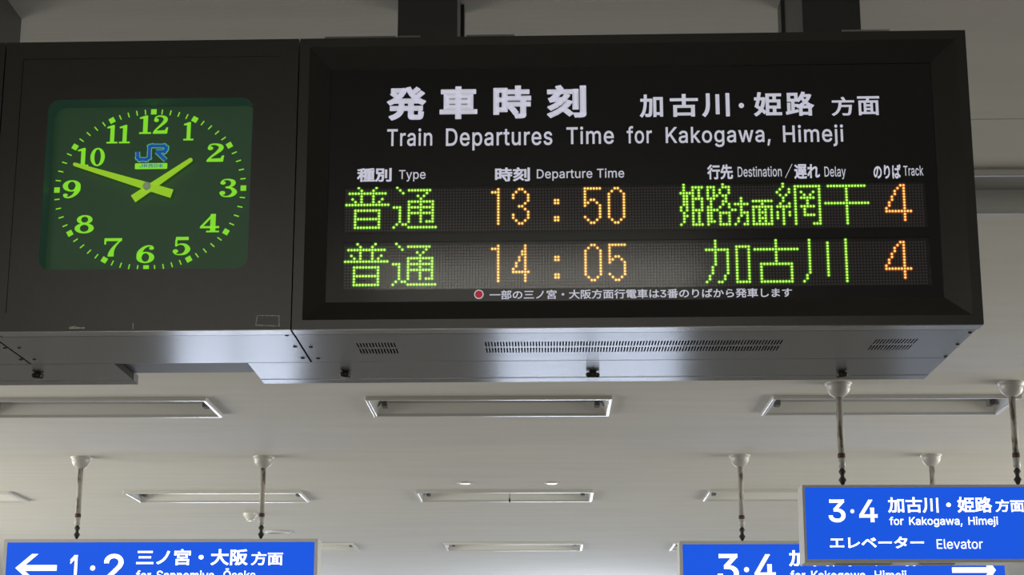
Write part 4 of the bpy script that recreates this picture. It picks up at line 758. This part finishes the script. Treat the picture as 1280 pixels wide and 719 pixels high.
def num_mesh(s, px, py, wpx, hpx=23.0, gap=.08):
    polys = []; x = 0
    for ch in s:
        P = NUM[ch]; x0 = min(p[0] for q in P for p in q); x1 = max(p[0] for q in P for p in q)
        polys += [[(p[0]-x0+x, p[1]) for p in q] for q in P]; x += x1-x0+gap
    x -= gap; uc, vc = dp(px, py); u1 = dp(px+wpx, py)[0]; su = (u1-uc)/x; sv = abs(dp(px, py)[1]-dp(px, py+hpx)[1])
    b = B()
    for q in polys: b.quad(*[(uc+(p[0]-x/2)*su, DW-.0012, vc+(p[1]-.5)*sv) for p in q])
    return b.build('numeral', M['numeral'], CK, fix=False)
for s, px, py, wp in (('12', 192.6, 156, 36), ('1', 236, 164.3, 12.5), ('2', 269.6, 191, 22), ('3', 285.6, 235.2, 22), ('4', 262.3, 279.2, 24), ('5', 227.2, 307.8, 22), ('6', 182, 317.8, 22.5),
                      ('7', 141.2, 309.5, 22), ('8', 105.7, 280.6, 24), ('9', 89.6, 237, 22.5), ('10', 114.2, 196.6, 34), ('11', 148.4, 168, 29)):
    num_mesh(s, px, py, wp)
dc = dp(187.6, 236.6); rx_ = (dp(304, 234.6)[0]-dp(71, 238)[0])/2; ry_ = (dp(193, 139)[1]-dp(182.3, 334.2)[1])/2
kx = (dp(288, 235)[0]-dp(188, 235)[0])/100
for m_ in range(60):
    a = math.radians(6*m_); dx, dy = math.sin(a), math.cos(a); rad = 1/math.sqrt((dx/rx_)**2+(dy/ry_)**2)
    L_, W_ = (3.5*kx, 3.5*kx) if m_ % 5 == 0 else (3.3*kx, .75*kx)
    c_ = Vector((dc[0]+dx*rad, dc[1]+dy*rad)); d = Vector((dx, dy)); e = Vector((dy, -dx))
    q = [c_+d*L_+e*W_, c_+d*L_-e*W_, c_-d*L_-e*W_, c_-d*L_+e*W_]
    B().quad(*[(p.x, DW-.001, p.y) for p in q]).build('hour_mark' if m_ % 5 == 0 else 'minute_mark', M['numeral'], CK, fix=False)
# maker's mark on the dial
jr = B(); jo = B()
sx = lambda x, y: (dp(166+x/7.19*.0+x, 200)[0], dp(190, 160+y)[1])
LG = [ [(150,215),(150,270),(170,290),(235,290),(262,270),(262,165),(250,0)] ]
def lpt(x, y): return dp(150+x/7.19, 160+y/7.19)
def stroke(pts, wpx, b, wpos):
    P = [lpt(*p) for p in pts]; hw = wpx/7.19*kx/2
    for i in range(len(P)-1):
        a, c_ = Vector(P[i]), Vector(P[i+1]); d = (c_-a).normalized(); e = Vector((-d.y, d.x))*hw
        a2, c2 = a-d*(hw if i else 0), c_+d*(hw if i < len(P)-2 else 0)
        b.quad(*[(p.x, wpos, p.y) for p in (a2+e, a2-e, c2-e, c2+e)])
J = [(160, 215), (160, 268), (178, 284), (238, 284), (262, 268), (268, 170), (285, 163), (398, 163), (416, 178), (414, 196), (400, 212), (322, 215)]
K = [(330, 212), (412, 292)]
for b_o, wd_, wp_ in ((jo, 44, DW-.0006), (jr, 30, DW-.0010)):
    stroke(J, wd_, b_o, wp_); stroke(K, wd_+2, b_o, wp_)
o = jo.build('logo', M['pale'], CK, fix=False); jr.build('logo_letters', M['blue'], o, fix=False)
a, b2 = lpt(133, 372), lpt(427, 316)
pl_ = B(); pl_.poly([rrect(a[0], b2[0], a[1], b2[1], .002, 3)], DW-.0007, 0); o = pl_.build('logo_plate', M['numeral'], CK, fix=False)
lettering('logo_lettering', 'JR', (174.5, 184.5, 205.2, 209.6), dp, M['blue'], o, DW-.0012, bold=.01, depth=0)
lettering('logo_lettering', '西日本', (185.5, 203.8, 205.0, 209.8), dp, M['blue'], o, DW-.0012, bold=.015, depth=0)
# hands
def hand(name, tip, tail, wt, wb_, w_, piv=(183.3, 233.4)):
    pl2 = lambda x, y: Vector(bp(x, y, w_))
    p, q, c_ = pl2(*tip), pl2(*tail), pl2(*piv); d = (p-q).normalized(); e = Vector((-d.y, d.x))
    c_ = q+d*((c_-q).dot(d))
    b = B(); b.poly([[tuple(q-e*wb_*kx*1.12), tuple(c_-e*wb_*kx), tuple(p-e*wt*kx-d*wt*kx), tuple(p-d*wt*.2*kx-e*wt*.5*kx), tuple(p-d*wt*.2*kx+e*wt*.5*kx), tuple(p+e*wt*kx-d*wt*kx), tuple(c_+e*wb_*kx), tuple(q+e*wb_*kx*1.12)]], w_, .0025)
    b.build(name, M['hand'], CK, fix=False)
    return c_
hand('hour_hand', (240.5, 198.2), (166.2, 248.6), 2.6, 4.6, DW-.017)
c_ = hand('minute_hand', (91, 204.6), (214.6, 242), 2.2, 4.9, DW-.022)
B().lathe((c_.x, DW-.024, c_.y), [(0, -.003), (.005, -.003), (.0085, 0), (.0085, .024)], ax=1, seg=20).build('hub', M['hub'], CK)
cabinet(CK, uc0+.0005, uC1-.0005)
add_lip(CK, uc0, uC1)
for p_ in ((358.4, 419), (368.8, 433.4), (378.5, 447.6), (2.3, 420.5), (24, 435), (43, 449.3)): screw_at(CK, *p_)
# peeled sticker outline and tape scraps on the clock door
def patch(px0, px1, py0, py1): 
    a, b2 = bp(px0, py1)[0], bp(px1, py1)[0]; c2, d = bp(px0, py1)[1], bp(px0, py0)[1]; return a, b2, c2, d
a, b2, c2, d = patch(319, 349, 394, 408.5); sr = B(); th = .0018
ou = [(a, c2+.002), (b2+.001, c2), (b2, d-.001), (a+.003, d)]; inn = [(a+th, c2+th+.0025), (b2-th*.8, c2+th), (b2-th, d-th-.001), (a+.003+th, d-th)]
sr.poly([ou, inn[::-1]], -.0003, 0); sr.build('peeled_sticker_outline', M['tape'], CK, fix=False)
a, b2, c2, d = patch(86.5, 106, 407.6, 411.2)
tp = B(); tp.poly([[(a, c2), (b2, c2), (b2, c2+.003), (a+.016, c2+.0035), (a+.012, d), (a+.008, d-.001), (a+.005, d-.0005), (a, d-.002)]], -.0003, 0); tp.build('tape_scrap', M['tape'], CK, fix=False)
a, b2, c2, d = patch(165.6, 166.6, 404, 411.5); tp = B(); tp.poly([[(a, c2), (b2, c2), (b2, d), (a, d)]], -.0003, 0); tp.build('tape_scrap', M['tape'], CK, fix=False)

# neighbouring cabinet cut by the left picture edge
uN1, uN0 = uc0-GAP, uc0-.55
NB = thing('sign_cabinet', 'dark cabinet cut off by the left picture edge, left of the clock', 'cabinet', ((uN0+uN1)/2, .1, vbot), BF)
RN = (uN0, uN1, vbot, vt); rn = (uN0+.037, uN1-.037, ri[2], ri[3])
f = B(); f.ring(RN, rn, 0); f.ring(rn, rn, 0, .003); door_shell(f, RN, DOOR, rn); f.build('frame', M['black'], NB)
B().box(rn[0], rn[1], .003, .008, rn[2], rn[3]).build('front_panel', M['panel'], NB)
cabinet(NB, uN0+.0005, uN1-.0005); add_lip(NB, uN0, uN1)
for p_ in ((6, 435), (26, 449.5)): screw_at(NB, *p_)

# ------------------------------------------------------------------ rear carrier and the two trays under it
uE = bz(1190, 448, vbot)[0]
RCx = thing('rear_carrier', 'dim steel beam joining the cabinets at the back, seen between the two trays', 'beam', ((uN0+uE)/2, w_mid+.05, vbot), BF)
B().box(uN0, uR-.03, w_mid+.001, w_fl2, vbot+.015, vbot+.30).build('beam', M['dull'], RCx)
def tray(label, pa, pb_, knobs):
    ua, ub = bz(pa, 451, vbot)[0], min(bz(pb_, 451, vbot)[0], uR-.003)
    w0, w1, w2 = w_mid+.0018, w_flat, w_end
    t = thing('service_tray', label, 'tray', ((ua+ub)/2, (w0+w2)/2, vbot), BF, group='steel trays under the board')
    B().box(ua, ub, w0, w1, vbot-.0003, vbot+.014).build('tray_body', M['steel'], t)
    B().box(ua, ub, w1+.0015, w2, vbot-.0010, vbot+.020).build('edge_flange', M['steel'], t)
    for u in (ua-.0006, ub): B().box(u, u+.0006, w0, w1, vbot, vbot+.014).build('end_shade', M['slot'], t)  # near-black sheets paint the shade on the tray ends
    for px, py, tilt in knobs:
        u, w_ = bz(px, py-.5, vbot-.006); z = vbot-.0003
        c = B(); c.lathe((u, w_, z), [(0, -.013), (.006, -.0125), (.0095, -.010), (.0105, -.006), (.0095, -.002), (.007, 0)], seg=14)
        k = c.build('latch_knob', M['knob'], t)
        wg = B(); ca, sa = math.cos(tilt), math.sin(tilt)
        for s in (-1, 1):
            wg.lathe((u+s*.010*ca, w_+s*.009*sa, z-.0068), [(0, -.006), (.0045, -.0048), (.0066, 0), (.0045, .0048), (0, .006)], seg=10)
        wg.build('knob_wing', M['knob'], k)
    return t
tray('long brushed steel tray with three dark knobs under the departure board', 307.5, 1195, [(432, 468.5, .9), (741, 468.5, .2), (1052, 468.5, -.9)])
tray('steel tray at the left picture edge with one dark knob, under the clock', -160, 138.5, [(47, 470, .9)])

# ------------------------------------------------------------------ posts from the ceiling
def post(label, pu0, pu1, wfront, wback):
    u0, u1 = bp(pu0, 42, wfront)[0], bp(pu1, 42, wfront)[0]
    t = thing('hanging_post', label, 'post', ((u0+u1)/2, (wfront+wback)/2, vt-.004), BF, group='black posts holding the board')
    z0, z1 = vt-.0035, CEIL; d = wback-wfront
    B().box(u0, u1, wfront, wfront+d*.2, z0, z1).build('front_flange', M['post'], t)
    B().box(u0+.008, u1-.008, wfront+d*.2, wfront+d*.86, z0, z1).build('web', M['post'], t)
    B().box(u0, u1, wfront+d*.86, wback, z0, z1).build('rear_flange', M['post'], t)
    return t
WP0, WP1 = w_gap+.03, min(w_mid+.2, .46)
post('black hanging post rising from the top of the board, left of its title middle', 497, 571.5, WP0, WP1)
post('black hanging post rising from the board near its top right corner', 1004, 1076.5, WP0, WP1)
ul = bz(24, 20, CEIL)[0]
x_ = (BF @ Vector((ul, 0, 0)))
t = thing('hanging_post', 'black hanging post in the top left corner above the clock cabinet', 'post', (ul-.08, (WP0+WP1)/2, vt-.0035), BF, group='black posts holding the board')
B().box(ul-.12, ul, WP0, WP1, vt-.0035, CEIL).build('front_flange', M['post'], t)
